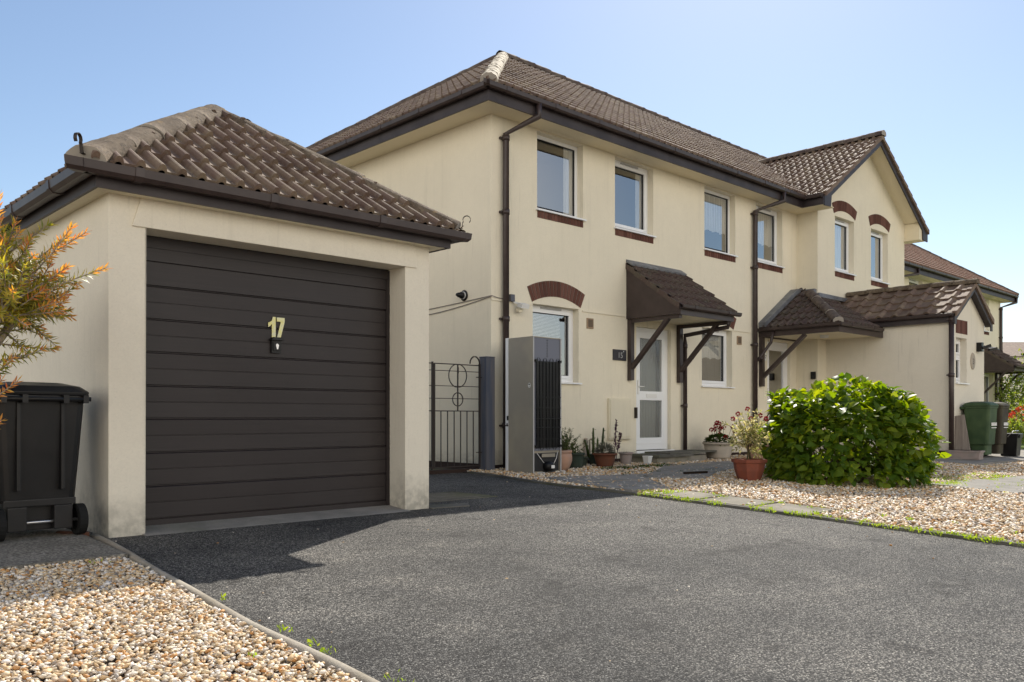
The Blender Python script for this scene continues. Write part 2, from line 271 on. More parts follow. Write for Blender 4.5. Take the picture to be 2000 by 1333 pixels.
# ---------------------------------------------------------------- mesh helpers
class MB:
    def __init__(s): s.v = []; s.f = []; s.m = []; s.uv = None; s.smooth = set()
    def face(s, pts, m=0):
        i = len(s.v); s.v += [tuple(p) for p in pts]; s.f.append(tuple(range(i, i+len(pts)))); s.m.append(m)
    def box(s, x0, x1, y0, y1, z0, z1, m=0, T=None, taper=None):
        p = [(x0, y0, z0), (x1, y0, z0), (x1, y1, z0), (x0, y1, z0), (x0, y0, z1), (x1, y0, z1), (x1, y1, z1), (x0, y1, z1)]
        if taper is not None:
            cx, cy = (x0+x1)/2, (y0+y1)/2
            p = [((cx+(a-cx)*taper, cy+(b-cy)*taper, c) if i < 4 else (a, b, c)) for i, (a, b, c) in enumerate(p)]
        if T is not None: p = [tuple(T @ Vector(q)) for q in p]
        i = len(s.v); s.v += p
        for q in ((0, 3, 2, 1), (4, 5, 6, 7), (0, 1, 5, 4), (1, 2, 6, 5), (2, 3, 7, 6), (3, 0, 4, 7)):
            s.f.append(tuple(i+k for k in q)); s.m.append(m)
    def beam(s, a, b, w_, h, m=0, up=(0, 0, 1)):
        a, b = Vector(a), Vector(b); d = (b-a); L = d.length; d.normalize(); u = Vector(up)
        u = Vector((0, 1, 0)) if d.cross(u).length < 1e-4 else u; x = d.cross(u); x.normalize(); z = x.cross(d)
        T = Matrix(((x.x, d.x, z.x, a.x), (x.y, d.y, z.y, a.y), (x.z, d.z, z.z, a.z), (0, 0, 0, 1)))
        s.box(-w_/2, w_/2, 0, L, -h/2, h/2, m, T)
    def prism(s, poly, y0, y1, m=0, ax='y'):
        def P(a, b, t): return (a, t, b) if ax == 'y' else ((t, a, b) if ax == 'x' else (a, b, t))
        i = len(s.v); n = len(poly)
        s.v += [P(a, b, y0) for a, b in poly]+[P(a, b, y1) for a, b in poly]
        s.f.append(tuple(range(i, i+n))); s.f.append(tuple(range(i+2*n-1, i+n-1, -1))); s.m += [m, m]
        for k in range(n): s.f.append((i+k, i+n+k, i+n+(k+1) % n, i+(k+1) % n)); s.m.append(m)
    def tube(s, pts, r, n=8, m=0, cap=True, half=None):
        pts = [Vector(p) for p in pts]; rs = r if isinstance(r, (list, tuple)) else [r]*len(pts)
        i0 = len(s.v); ref = None
        for k, p in enumerate(pts):
            d = (pts[min(k+1, len(pts)-1)]-pts[max(k-1, 0)]).normalized()
            if ref is None: ref = Vector((0, 0, 1)) if abs(d.z) < .9 else Vector((1, 0, 0))
            x = d.cross(ref); x.normalize(); y = x.cross(d); y.normalize()
            for j in range(n):
                a = 2*math.pi*j/n; s.v.append(tuple(p+(x*math.cos(a)+y*math.sin(a))*rs[k]))
        for k in range(len(pts)-1):
            for j in range(n):
                a = i0+k*n+j; b = i0+k*n+(j+1) % n; s.f.append((a, b, b+n, a+n)); s.m.append(m); s.smooth.add(len(s.f)-1)
        if cap:
            s.f.append(tuple(i0+j for j in range(n))[::-1]); e = i0+(len(pts)-1)*n; s.f.append(tuple(e+j for j in range(n))); s.m += [m, m]
    def lathe(s, prof, c=(0, 0, 0), n=24, m=0, sx=1, sy=1, sm=True):
        i0 = len(s.v)
        for r, z in prof:
            for j in range(n):
                a = 2*math.pi*(j+.5)/n; s.v.append((c[0]+r*math.cos(a)*sx, c[1]+r*math.sin(a)*sy, c[2]+z))
        for k in range(len(prof)-1):
            for j in range(n):
                a = i0+k*n+j; b = i0+k*n+(j+1) % n; s.f.append((a, b, b+n, a+n)); s.m.append(m)
                if sm: s.smooth.add(len(s.f)-1)
    def build(s, name, mats, parent=None, rel=True, bevel=0, smooth=False):
        me = bpy.data.meshes.new(name); me.from_pydata(s.v, [], s.f)
        if not isinstance(mats, (list, tuple)): mats = [mats]
        for k in mats: me.materials.append(M[k] if isinstance(k, str) else k)
        me.polygons.foreach_set('material_index', s.m)
        if smooth: me.polygons.foreach_set('use_smooth', [True]*len(s.f))
        elif s.smooth:
            me.polygons.foreach_set('use_smooth', [k in s.smooth for k in range(len(s.f))])
        if s.uv:
            l = me.uv_layers.new(name='UVMap'); l.data.foreach_set('uv', s.uv)
        me.update()
        o = bpy.data.objects.new(name, me); COL.objects.link(o)
        if parent:
            o.parent = parent
            if rel and parent.type == 'EMPTY': o.location = -parent.location
        if bevel:
            bm = bmesh.new(); bm.from_mesh(me); bmesh.ops.remove_doubles(bm, verts=bm.verts, dist=1e-5)
            es = [e for e in bm.edges if len(e.link_faces) == 2 and e.calc_face_angle() > .5]
            bmesh.ops.bevel(bm, geom=es, offset=bevel, segments=2, affect='EDGES', profile=.7); bm.to_mesh(me); bm.free()
        return o
def tag(o, label, cat, group=None):
    o['label'] = label; o['category'] = cat
    if group: o['group'] = group
    return o
def thing(name, loc, label, cat, group=None, rot=0):
    o = bpy.data.objects.new(name, None); COL.objects.link(o); o.location = loc; o.rotation_euler = (0, 0, rot); o.empty_display_size = .2
    return tag(o, label, cat, group)
def kind(o, k): o['kind'] = k; return o
def gz(X, Y):
    if Y < 5.8: return -.81-.045*(5.8-max(Y, -1))
    return -.81+.017*(min(Y, 9)-5.8)
YB = [-1, 5.8, 9]
def cuts(y0, y1, step=None):
    ys = {y0, y1} | {y for y in YB if y0 < y < y1}
    if step:
        y = y0
        while y < y1: ys.add(round(y, 3)); y += step
    return sorted(ys)

# ================================================================ GROUND
g = MB()
xs = [-400, -30, 0, 8, 24, 60, 400]; ys = [-400, -30, -1, 5.8, 9, 30, 60, 400]
for a in range(len(xs)-1):
    for b in range(len(ys)-1):
        g.face([(x, y, gz(x, y)) for x, y in ((xs[a], ys[b]), (xs[a+1], ys[b]), (xs[a+1], ys[b+1]), (xs[a], ys[b+1]))])
kind(g.build('ground', 'earth'), 'structure')
def sheet(name, x0, x1, y0, y1, dz, m, k='structure'):
    s = MB(); y = cuts(y0, y1)
    for a, b in zip(y, y[1:]): s.face([(x0, a, gz(0, a)+dz), (x1, a, gz(0, a)+dz), (x1, b, gz(0, b)+dz), (x0, b, gz(0, b)+dz)])
    return kind(s.build(name, m), k)
KP = [(7.25, -8), (7.22, -1), (7.16, 2), (7.14, 4), (7.05, 5.5), (7.04, 5.8), (7.06, 6.5), (7.15, 7.1), (7.32, 7.8), (7.44, 8.3), (7.46, 8.66)]
def kx(y):
    for (a, b), (c, d) in zip(KP, KP[1:]):
        if b <= y <= d: return a+(c-a)*(y-b)/(d-b)
    return KP[0][0] if y < KP[0][1] else KP[-1][0]
LP = [(1.66, -8), (1.68, 0), (1.71, 2.6), (1.72, 3.4), (1.75, 3.97), (1.81, 4.76), (1.855, 5.4), (1.885, 5.8), (1.90, 6.03)]
def lx(y):
    for (a, b), (c, d) in zip(LP, LP[1:]):
        if b <= y <= d: return a+(c-a)*(y-b)/(d-b)
    return LP[0][0] if y < LP[0][1] else LP[-1][0]
# driveway
s = MB(); ysd = sorted({p[1] for p in KP} | {p[1] for p in LP} | {-1, 5.8})
for a, b in zip(ysd, ysd[1:]): s.face([(lx(a), a, gz(0, a)+.012), (kx(a), a, gz(0, a)+.012), (kx(b), b, gz(0, b)+.012), (lx(b), b, gz(0, b)+.012)])
s.face([(4.6, 8.66, gz(0, 8.66)+.012), (7.46, 8.66, gz(0, 8.66)+.012), (7.46, 9, gz(0, 9)+.012), (4.6, 9, gz(0, 9)+.012)])
s.face([(4.6, 9, gz(0, 9)+.012), (7.46, 9, gz(0, 9)+.012), (7.46, 16, gz(0, 9)+.012), (4.6, 16, gz(0, 9)+.012)])
kind(s.build('driveway', 'asphalt'), 'structure')
sheet('road', -60, 60, -16, -8, .012, 'asphalt')
s = MB(); yl = sorted({y for _, y in LP if y < 5.12} | {-1, 5.12})
for a, b in zip(yl, yl[1:]): s.face([(-6, a, gz(0, a)+.010), (lx(a), a, gz(0, a)+.010), (lx(b), b, gz(0, b)+.010), (-6, b, gz(0, b)+.010)])
kind(s.build('gravel_bed', 'gravel_bed'), 'structure')
s = MB()
for a, b in zip(ysd, ysd[1:]): s.face([(kx(a)+.03, a, gz(0, a)+.02), (21, a, gz(0, a)+.02), (21, b, gz(0, b)+.02), (kx(b)+.03, b, gz(0, b)+.02)])
s.face([(7.46, 8.66, gz(0, 8.66)+.02), (21, 8.66, gz(0, 8.66)+.02), (21, 8.9, gz(0, 8.9)+.02), (7.46, 8.9, gz(0, 8.9)+.02)])
kind(s.build('gravel_bed', 'gravel_bed'), 'structure')
sheet('lawn', 20.5, 60, -2, 9.6, .03, 'grass')
# kerbs
s = MB(); s.tube([(lx(y), y, gz(0, y)+.015+.004*math.sin(y*5)) for y in np.linspace(6.02, -3, 60)], .027, 10)
kind(s.build('kerb', 'concrete_warm'), 'structure')
s = MB(); kk = [(kx(y), y) for y in np.linspace(-3, 8.66, 60)]
for (a, b), (c, d) in zip(kk, kk[1:]):
    za, zb = gz(0, b), gz(0, d)
    P = [(a-.03, b, za), (a+.03, b, za), (a+.03, b, za+.036), (a-.03, b, za+.036), (c-.03, d, zb), (c+.03, d, zb), (c+.03, d, zb+.036), (c-.03, d, zb+.036)]
    for q in ((0, 3, 7, 4), (3, 2, 6, 7), (1, 5, 6, 2), (0, 1, 2, 3), (4, 7, 6, 5)): s.face([P[k] for k in q])
kind(s.build('kerb', 'conc_dark'), 'structure')
# concrete base under the bins, threshold
s = MB()
for (x0, x1, y0, y1) in ((-.2, 1.80, 5.12, 6.35), (-.2, 1.80, 6.37, 9.5)):
    for a, b in zip(cuts(y0, y1), cuts(y0, y1)[1:]): s.face([(x0, a, gz(0, a)+.05), (x1, a, gz(0, a)+.05), (x1, b, gz(0, b)+.05), (x0, b, gz(0, b)+.05)])
s.face([(-.2, 5.12, gz(0, 5.12)-.02), (1.80, 5.12, gz(0, 5.12)-.02), (1.8, 5.12, gz(0, 5.12)+.05), (-.2, 5.12, gz(0, 5.12)+.05)])
kind(s.build('path', 'conc_grain'), 'structure')

def prand(a=.0, b=1.): return random.uniform(a, b)
def slab_poly(name, polys, m, h=.05, top=.0):
    s = MB()
    for p in polys:
        n = len(p); i = len(s.v)
        s.v += [(x, y, gz(x, y)-.02) for x, y in p]+[(x, y, gz(x, y)+h) for x, y in p]
        s.f.append(tuple(range(i+n, i+2*n))); s.m.append(0)
        for k in range(n): s.f.append((i+k, i+(k+1) % n, i+n+(k+1) % n, i+n+k)); s.m.append(0)
    return kind(s.build(name, m), 'structure')
slab_poly('path', [[(7.16, y0), (7.72, y0+.02), (7.70, y1), (7.15, y1)] for y0, y1 in ((3.70, 4.26), (4.30, 4.85), (4.89, 5.44))], 'slab_moss', .038)
slab_poly('path', [[(7.12, 5.65), (7.7, 5.6), (8.3, 6.3), (7.25, 6.6)], [(7.3, 6.66), (8.35, 6.36), (9.0, 6.9), (7.5, 7.3)], [(9.0, 6.0), (10.0, 6.5), (9.6, 7.2), (8.5, 6.6)],
                   [(10.02, 6.52), (11.2, 6.9), (10.8, 7.9), (9.65, 7.22)], [(11.25, 6.2), (12.4, 6.2), (12.4, 7.8), (11.0, 7.8)], [(12.45, 6.6), (15.6, 6.6), (15.6, 7.5), (12.45, 7.5)]], 'conc_mid', .05)
slab_poly('path', [[(11.2, 3.2), (15.5, 2.6), (15.5, 3.7), (11.3, 4.25)], [(15.55, 2.6), (21, 2.4), (21, 3.3), (15.55, 3.7)]], 'concrete', .04)
slab_poly('path', [[(15.6, 5.1), (19.5, 4.9), (19.5, 5.95), (15.6, 6.3)], [(19.52, 4.6), (24, 4.2), (24, 6.2), (19.52, 6.3)]], 'conc_mid', .05)

# pebbles
ico_v, ico_f = None, None
def ico():
    bm = bmesh.new(); bmesh.ops.create_icosphere(bm, subdivisions=1, radius=1)
    v = np.array([x.co[:] for x in bm.verts]); fc = np.array([[y.index for y in x.verts] for x in bm.faces]); bm.free(); return v, fc
def pebbles(name, pts, sizes, flat=.6, mat_='pebble'):
    V, F = ico(); n = len(pts)
    jit = 1+RNG.uniform(-.42, .42, (n, len(V), 1)); sc = np.stack([RNG.uniform(.75, 1.35, n), RNG.uniform(.6, 1.0, n), RNG.uniform(.32, flat+.05, n)], 1)*sizes[:, None]
    v = V[None]*jit*sc[:, None, :]
    a = RNG.uniform(0, 2*np.pi, n); t = RNG.uniform(-.6, .6, n); t2 = RNG.uniform(-.5, .5, n)
    x, y, z = v[..., 0], v[..., 1], v[..., 2]
    y, z = y*np.cos(t)[:, None]-z*np.sin(t)[:, None], y*np.sin(t)[:, None]+z*np.cos(t)[:, None]
    x, z = x*np.cos(t2)[:, None]-z*np.sin(t2)[:, None], x*np.sin(t2)[:, None]+z*np.cos(t2)[:, None]
    x, y = x*np.cos(a)[:, None]-y*np.sin(a)[:, None], x*np.sin(a)[:, None]+y*np.cos(a)[:, None]
    v = np.stack([x, y, z], 2)+pts[:, None, :]
    f = (F[None]+np.arange(n)[:, None, None]*len(V)).reshape(-1, 3)
    me = bpy.data.meshes.new(name); me.vertices.add(n*len(V)); me.vertices.foreach_set('co', v.reshape(-1))
    me.loops.add(len(f)*3); me.loops.foreach_set('vertex_index', f.reshape(-1).astype(np.int32))
    me.polygons.add(len(f)); me.polygons.foreach_set('loop_start', np.arange(0, len(f)*3, 3, dtype=np.int32))
    try: me.polygons.foreach_set('loop_total', np.full(len(f), 3, dtype=np.int32))
    except Exception: pass
    me.update(calc_edges=True); me.materials.append(M[mat_])
    o = bpy.data.objects.new(name, me); COL.objects.link(o); return o
def scatter(x0, x1, y0, y1, dens, ok, zoff, jz=.008):
    n = int((x1-x0)*(y1-y0)*dens); x = RNG.uniform(x0, x1, n); y = RNG.uniform(y0, y1, n)
    k = np.array([ok(a, b) for a, b in zip(x, y)]); x, y = x[k], y[k]
    return np.stack([x, y, np.array([gz(a, b) for a, b in zip(x, y)])+zoff+RNG.uniform(-.006, jz, len(x))], 1)
p = scatter(-1.6, 1.77, 1.7, 5.14, 5200, lambda a, b: a > -.6-(b-3)*.3 or RNG.random() < .3, .028, .012)
keep = np.array([a < lx(b)-.035 for a, b in p[:, :2]]); p = p[keep]
kind(pebbles('gravel', p, RNG.uniform(.0055, .0155, len(p))), 'stuff')
def okr(a, b):
    if a < kx(b)+.06: return False
    if 3.68 < b < 5.45 and a < 7.74: return RNG.random() < .03
    if 11.15 < a and 2.55 < b < 4.25-(a-11.2)*.12: return RNG.random() < .02
    if a > 15.6 and b > 4.95: return False
    if (7.1 < a < 9.6 and 5.6 < b < 7.3 and abs(b-(5.95+(a-7.2)*.55)) < .42): return RNG.random() < .6
    if (9.6 <= a < 11.2 and abs(b-(7.1+(a-10.2)*.2)) < .4) or (11.1 < a < 15.6 and 6.3 < b < 7.6): return RNG.random() < .35
    if a > 10.9 and a < 12.6 and b > 8.2: return False
    return True
p = scatter(7.1, 17.5, 1.4, 8.8, 1150, okr, .032, .012)
far = np.hypot(p[:, 0], p[:, 1]); keep = RNG.random(len(p)) < np.clip(1.35-far/22, .35, 1); p = p[keep]
kind(pebbles('gravel', p, RNG.uniform(.011, .022, len(p))), 'stuff')
p = scatter(-4.5, 1.7, -.5, 5.1, 700, lambda a, b: a < -1.5 or (b < 1.75 and a < lx(b)-.05), .028, .012)
kind(pebbles('gravel', p, RNG.uniform(.011, .02, len(p))), 'stuff')
p = scatter(7.2, 15, -1.5, 1.5, 420, lambda a, b: a > kx(b)+.06, .032, .012)
kind(pebbles('gravel', p, RNG.uniform(.013, .024, len(p))), 'stuff')
# loose stones on the asphalt
p = scatter(1.78, 7.0, 2.0, 7.5, 26, lambda a, b: RNG.random() < (.05+1.2*math.exp(-(a-lx(b))/.12)+.5*math.exp(-(kx(b)-a)/.2)) and a > lx(b)+.04, .016, .002)
kind(pebbles('loose_pebbles', p, RNG.uniform(.005, .011, len(p))), 'stuff')

# ================================================================ ROOF HELPERS
PROF = [(0, 0), (.078, 0.0), (.086, .016), (.098, .033), (.112, .038), (.126, .033), (.140, .016), (.147, 0), (.155, 0)]
PROF2 = [(0, 0), (.060, 0.0), (.066, .021), (.078, .039), (.092, .044), (.106, .039), (.118, .021), (.124, 0), (.137, 0)]
def tiles(name, O, U, V, L, H, m, parent, clips=(), gauge=.30, mod=.155, thick=.030, rel=True, prof=PROF, pscale=1.0, wob=.004):
    O, U, V = Vector(O), Vector(U).normalized(), Vector(V).normalized(); N = U.cross(V); N.normalize()
    if N.z < 0: N = -N
    us = []; k = 0
    while k*mod < L:
        for a, h in prof[:-1]:
            if k*mod+a <= L: us.append((k*mod+a, h*pscale, k))
        k += 1
    us.append((L, 0, k)); nc = int(math.ceil(H/gauge)); verts = []; faces = []; uv = []
    rnd = random.Random(len(name)*7+int(L*10))
    cols = {}
    n = len(us)
    for c in range(nc):
        v0, v1 = c*gauge, min((c+1)*gauge, H)
        base = len(verts)
        for row, (v, dz) in enumerate(((v0, 0.), (v0, thick), (v1, 0.))):
            for (u, h, k) in us:
                j = cols.setdefault((c, k//2), (rnd.uniform(-wob, wob), rnd.uniform(-wob, wob)))
                vv = v+(j[0] if row < 2 else 0); hh = h+dz+(j[1] if row == 1 else 0)
                if row == 0: hh = h*.9-.004
                verts.append(O+U*u+V*vv+N*hh)
        for row in (0, 1):
            for i in range(n-1):
                a = base+row*n+i; faces.append((a, a+1, a+1+n, a+n))
                cu, cv = us[i][2]/2+.01, c+.5
                uv += [cu, cv]*4
    me = bpy.data.meshes.new(name); me.from_pydata(verts, [], faces); l = me.uv_layers.new(name='UVMap'); l.data.foreach_set('uv', uv)
    me.materials.append(M[m]); bm = bmesh.new(); bm.from_mesh(me)
    for (pt, no) in clips:
        bmesh.ops.bisect_plane(bm, geom=bm.verts[:]+bm.edges[:]+bm.faces[:], plane_co=pt, plane_no=no, clear_outer=True)
    bm.to_mesh(me); bm.free()
    o = bpy.data.objects.new(name, me); COL.objects.link(o)
    if parent:
        o.parent = parent
        if rel and parent.type == 'EMPTY': o.location = -parent.location
    return o
def ridge(name, a, b, r, m, parent, seg=.45, lump=.006, vs=.82, cap=True, mort=True, side=None, lap=.06):
    """half round tiles laid end to end from a (low) to b (high)"""
    a, b = Vector(a), Vector(b); d = b-a; L = d.length; d.normalize(); x = d.cross(Vector((0, 0, 1))).normalized(); y = x.cross(d).normalized()
    s = MB(); n = max(1, round(L/seg)); sl_ = L/n; na = 12
    rnd = random.Random(int(L*100))
    for k in range(n):
        rr = []
        steps = 5
        dy = rnd.uniform(-.006, .006)
        i0 = len(s.v)
        for t in range(steps+1):
            q = a+d*(k*sl_+t*sl_/steps+(-.03 if t == 0 else 0)); rad = r*(1+lap-lap*1.1*t/steps)
            for j in range(na+1):
                an = math.pi*(-.08+1.16*j/na); j2 = rnd.uniform(-lump, lump)
                s.v.append(tuple(q+x*math.cos(an)*(rad+j2)+y*(math.sin(an)*(rad*vs+j2)+dy)))
        for t in range(steps):
            for j in range(na):
                p_ = i0+t*(na+1)+j; s.f.append((p_, p_+1, p_+na+2, p_+na+1)); s.m.append(0); s.smooth.add(len(s.f)-1)
        s.f.append(tuple(i0+j for j in range(na+1))); s.m.append(1)
    return s.build(name, [m, 'mortar' if mort else m], parent)
def gutter(name, a, b, out, parent, w_=.105, h=.075, straps=True, m='brown', e0=0, e1=0):
    """channel along a-b; out = outward horizontal unit; a,b at back top edge"""
    a, b, out = Vector(a), Vector(b), Vector(out); d = (b-a).normalized(); s = MB()
    prof = [(0, 0), (.008, -h*.85), (.03, -h), (w_-.028, -h), (w_-.006, -h*.7), (w_, 0), (w_-.006, 0.002), (w_-.012, -h*.68), (w_-.03, -h+.006), (.03, -h+.006), (.012, -h*.8), (.006, 0)]
    i0 = len(s.v); n = len(prof)
    for q, e in ((a, e0), (b, e1)):
        for o_, z in prof: s.v.append(tuple(q+out*o_+Vector((0, 0, z))+d*(e*o_)))
    for k in range(n): s.f.append((i0+k, i0+(k+1) % n, i0+n+(k+1) % n, i0+n+k)); s.m.append(0)
    s.f.append(tuple(range(i0, i0+n))); s.f.append(tuple(range(i0+2*n-1, i0+n-1, -1))); s.m += [0, 0]
    if straps:
        L = (b-a).length; k = .35
        while k < L:
            q = a+d*k
            pr = [(0, .004), (-.003, -h*.87), (.028, -h-.006), (w_-.026, -h-.006), (w_+.002, -h*.7), (w_+.005, .006), (w_-.01, .006)]
            for w2 in (.028,):
                i0 = len(s.v); n = len(pr)
                for dd in (-w2, w2):
                    for o_, z in pr: s.v.append(tuple(q+d*dd+out*o_+Vector((0, 0, z))))
                for j in range(n-1): s.f.append((i0+j, i0+j+1, i0+n+j+1, i0+n+j)); s.m.append(0)
                s.f.append(tuple(range(i0, i0+n))); s.f.append(tuple(range(i0+2*n-1, i0+n-1, -1))); s.m += [0, 0]
            k += .95
    return s.build(name, m, parent)
def downpipe(pts, parent, r=.036, m='brown', clips=True):
    s = MB(); s.tube(pts, r, 12)
    p0, p1 = Vector(pts[-2]), Vector(pts[-1])
    L = abs(p1.z-p0.z); zs = [p0.z-.06]; z = p0.z-1.1
    while z > p1.z+.3: zs.append(z); z -= 1.5
    for z in zs:
        s.tube([(p0.x, p0.y, z-.035), (p0.x, p0.y, z+.035)], r*1.2, 12)
        if clips: s.box(p0.x-r*1.8, p0.x+r*1.8, p0.y+r*.5, p0.y+r*1.3, z-.014, z+.014)
    return s.build('downpipe', m, parent)
def wallY(s, y, x0, x1, z0, z1, holes, dep=.12, m=0, mi=1, room=1.3, side=.35):
    """wall facing -Y with rectangular holes (x0,x1,z0,z1), reveals and a dark room behind each"""
    X = sorted({x0, x1} | {h[0] for h in holes} | {h[1] for h in holes}); Z = sorted({z0, z1} | {h[2] for h in holes} | {h[3] for h in holes})
    for a, b in zip(X, X[1:]):
        for c, d in zip(Z, Z[1:]):
            if any(h[0] <= a and b <= h[1] and h[2] <= c and d <= h[3] for h in holes): continue
            s.face([(a, y, c), (b, y, c), (b, y, d), (a, y, d)], m)
    for h in holes:
        a, b, c, d = h[:4]; e = y+dep+.07
        s.face([(a, y, c), (a, y, d), (a, e, d), (a, e, c)], m); s.face([(b, y, c), (b, e, c), (b, e, d), (b, y, d)], m)
        s.face([(a, y, d), (b, y, d), (b, e, d), (a, e, d)], m); s.face([(a, y, c), (a, e, c), (b, e, c), (b, y, c)], m)
        A, B, C_, D = a-side, b+side, c-.3, d+.05; F_ = e+room
        for q in ([(A, e, C_), (A, e, D), (A, F_, D), (A, F_, C_)], [(B, e, C_), (B, F_, C_), (B, F_, D), (B, e, D)], [(A, e, D), (B, e, D), (B, F_, D), (A, F_, D)],
                  [(A, e, C_), (A, F_, C_), (B, F_, C_), (B, e, C_)], [(A, F_, C_), (A, F_, D), (B, F_, D), (B, F_, C_)],
                  [(A, e, C_), (a, e, C_), (a, e, D), (A, e, D)], [(b, e, C_), (B, e, C_), (B, e, D), (b, e, D)], [(a, e, d), (b, e, d), (b, e, D), (a, e, D)], [(a, e, C_), (b, e, C_), (b, e, c), (a, e, c)]):
            s.face(q, mi)
def soldier(s, x0, x1, y, z0, z1, n, m=0, mm=1):
    """course of upright bricks standing 4 mm proud, mortar joints 5 mm"""
    w_ = (x1-x0)/n
    s.box(x0, x1, y-.001, y+.03, z0, z1, mm)
    for k in range(n): s.box(x0+k*w_+.0055, x0+(k+1)*w_-.0055, y-.009, y+.02, z0, z1, m)
def arch(s, x0, x1, y, zs, rise, h, n, m=0, mm=1):
    """segmental brick arch: springing zs, inner rise, ring height h"""
    xm = (x0+x1)/2; hw = (x1-x0)/2; Rr = (hw*hw+rise*rise)/(2*rise); cz = zs+rise-Rr; an = math.asin(hw/Rr)
    def P(t, r_): return (xm+r_*math.sin(t), cz+r_*math.cos(t))
    for k in range(n):
        t0 = -an+2*an*k/n; t1 = -an+2*an*(k+1)/n
        s.prism([P(t0, Rr), P(t1, Rr), P(t1, Rr+h), P(t0, Rr+h)], y-.002, y+.02, mm)
        e = .0055/Rr
        s.prism([P(t0+e, Rr+.001), P(t1-e, Rr+.001), P(t1-e, Rr+h-.001), P(t0+e, Rr+h-.001)], y-.010, y-.0025, m)
def window(parent, x0, x1, z0, z1, y, dep=.12, curtain=None, brick_sill=True, arched=False, sash=True, vent=True, transom=None, name='window', n_b=14, tymp=True, archargs=None):
    yf = y+dep; s = MB(); fw = .055
    def frame(a, b, c, d, w_, ya, yb, mi=0):
        s.box(a, b, ya, yb, d-w_, d, mi); s.box(a, b, ya, yb, c, c+w_, mi); s.box(a, a+w_, ya, yb, c+w_, d-w_, mi); s.box(b-w_, b, ya, yb, c+w_, d-w_, mi)
    frame(x0, x1, z0, z1, fw, yf, yf+.065)
    zz = [(z0+fw, z1-fw)] if not transom else [(z0+fw, transom-.03), (transom+.03, z1-fw)]
    if transom: s.box(x0+fw, x1-fw, yf, yf+.065, transom-.03, transom+.03)
    for c, d in zz:
        if sash: frame(x0+fw+.002, x1-fw-.002, c+.002, d-.002, .045, yf-.014, yf+.05)
        sw = .047 if sash else 0
        frame(x0+fw+sw, x1-fw-sw, c+sw, d-sw, .008, yf+.012, yf+.045, 1)
    if vent: s.box(x0+.28*(x1-x0), x0+.72*(x1-x0), yf-.02, yf-.002, z1-.042, z1-.018, 2)
    W = s.build(name, ['upvc', 'rubber', 'grey_strip'], parent)
    p_ = MB(); p_.face([(x0+fw+.03, yf+.028, z0+fw+.03), (x1-fw-.03, yf+.028, z0+fw+.03), (x1-fw-.03, yf+.028, z1-fw-.03), (x0+fw+.03, yf+.028, z1-fw-.03)]); p_.build('pane', 'glass', W)
    sb = MB(); sb.prism([(y-.045, z0-.028), (y-.045, z0-.006), (yf, z0+.008), (yf, z0-.028)], x0-.03, x1+.035, 0, 'x'); sb.build('sill', 'upvc', W)
    if brick_sill:
        b_ = MB(); soldier(b_, x0, x1, y, z0-.13, z0-.03, n_b); b_.build('brick_sill', ['brick', 'mortar'], W)
    if arched:
        b_ = MB(); a = archargs or (x0-.08, x1+.08, z1+.03, .125, .22, 17); arch(b_, a[0], a[1], y, a[2], a[3], a[4], a[5]); b_.build('brick_arch', ['brick', 'mortar'], W)
    yc = yf+.072
    def cloth(a, b, c, d, folds, amp, m, scallop=0, nm='curtain'):
        q = MB(); n = max(24, int((b-a)*folds*6)); rows = 6
        i0 = len(q.v)
        for r_ in range(rows+1):
            for k in range(n+1):
                t = k/n; x = a+(b-a)*t; zb = c+(scallop*abs(math.sin(t*(b-a)*12)) if scallop else 0); z = zb+(d-zb)*r_/rows
                q.v.append((x, yc+min(amp, .011)*math.sin(t*(b-a)*folds*6.283+.4*math.sin(t*9))*(1-.4*r_/rows), z))
        for r_ in range(rows):
            for k in range(n):
                e = i0+r_*(n+1)+k; q.f.append((e, e+1, e+n+2, e+n+1)); q.m.append(0)
        return q.build(nm, m, W, smooth=True)
    if curtain == 'net': cloth(x0+.03, x1-.03, z0+.48*(z1-z0), z1-.03, 14, .012, 'net', .03)
    if curtain == 'longnet': cloth(x0+.03, x1-.03, z0+.35*(z1-z0), z1-.03, 12, .012, 'net', .03)
    if curtain == 'side': cloth(x1-.24, x1-.02, z0-.05, z1+.0, 14, .02, 'curtain')
    if curtain == 'full': cloth(x0+.02, x1-.02, z0-.05, z1, 9, .02, 'curtain')
    if curtain == 'blind':
        q = MB(); z = z1-.04
        while z > z0+.42*(z1-z0):
            q.face([(x0+.03, yc-.012, z-.008), (x1-.22, yc-.012, z-.008), (x1-.22, yc+.012, z+.006), (x0+.03, yc+.012, z+.006)]); z -= .021
        q.box(x0+.03, x1-.22, yc-.015, yc+.015, z-.01, z+.004); q.build('blind', 'blind', W)
    return W

# ================================================================ MAIN HOUSE
HO = (8.0, 8.83, -.76)
H = thing('terraced_house', HO, 'long cream rendered terrace with brown tiled hipped roof, brick arches and projecting gable', 'house')
FY = 8.83; WX0, WX1, WY = 16.6, 20.95, 8.368; PX0, PX1, PY = 16.97, 18.85, 5.95
up = [(8.91, 9.92, 3.06, 4.20), (10.69, 11.70, 3.06, 4.20), (13.22, 14.25, 3.06, 4.20), (15.0, 16.01, 3.06, 4.20)]
gr = [(8.82, 9.82, .53, 1.66), (13.14, 14.14, .57, 1.63)]
doors = [(11.24, 12.20, -.56, 1.50), (15.42, 16.34, -.60, 1.52)]
s = MB(); wallY(s, FY, 8.0, WX0, -.95, 4.24, up+gr+doors)
s.face([(8.0, FY, -.95), (8.0, FY, 4.24), (8.0, 15.6, 4.24), (8.0, 15.6, -.95)])
s.face([(8.0, 15.6, -.95), (8.0, 15.6, 4.24), (WX1, 15.6, 4.24), (WX1, 15.6, -.95)])
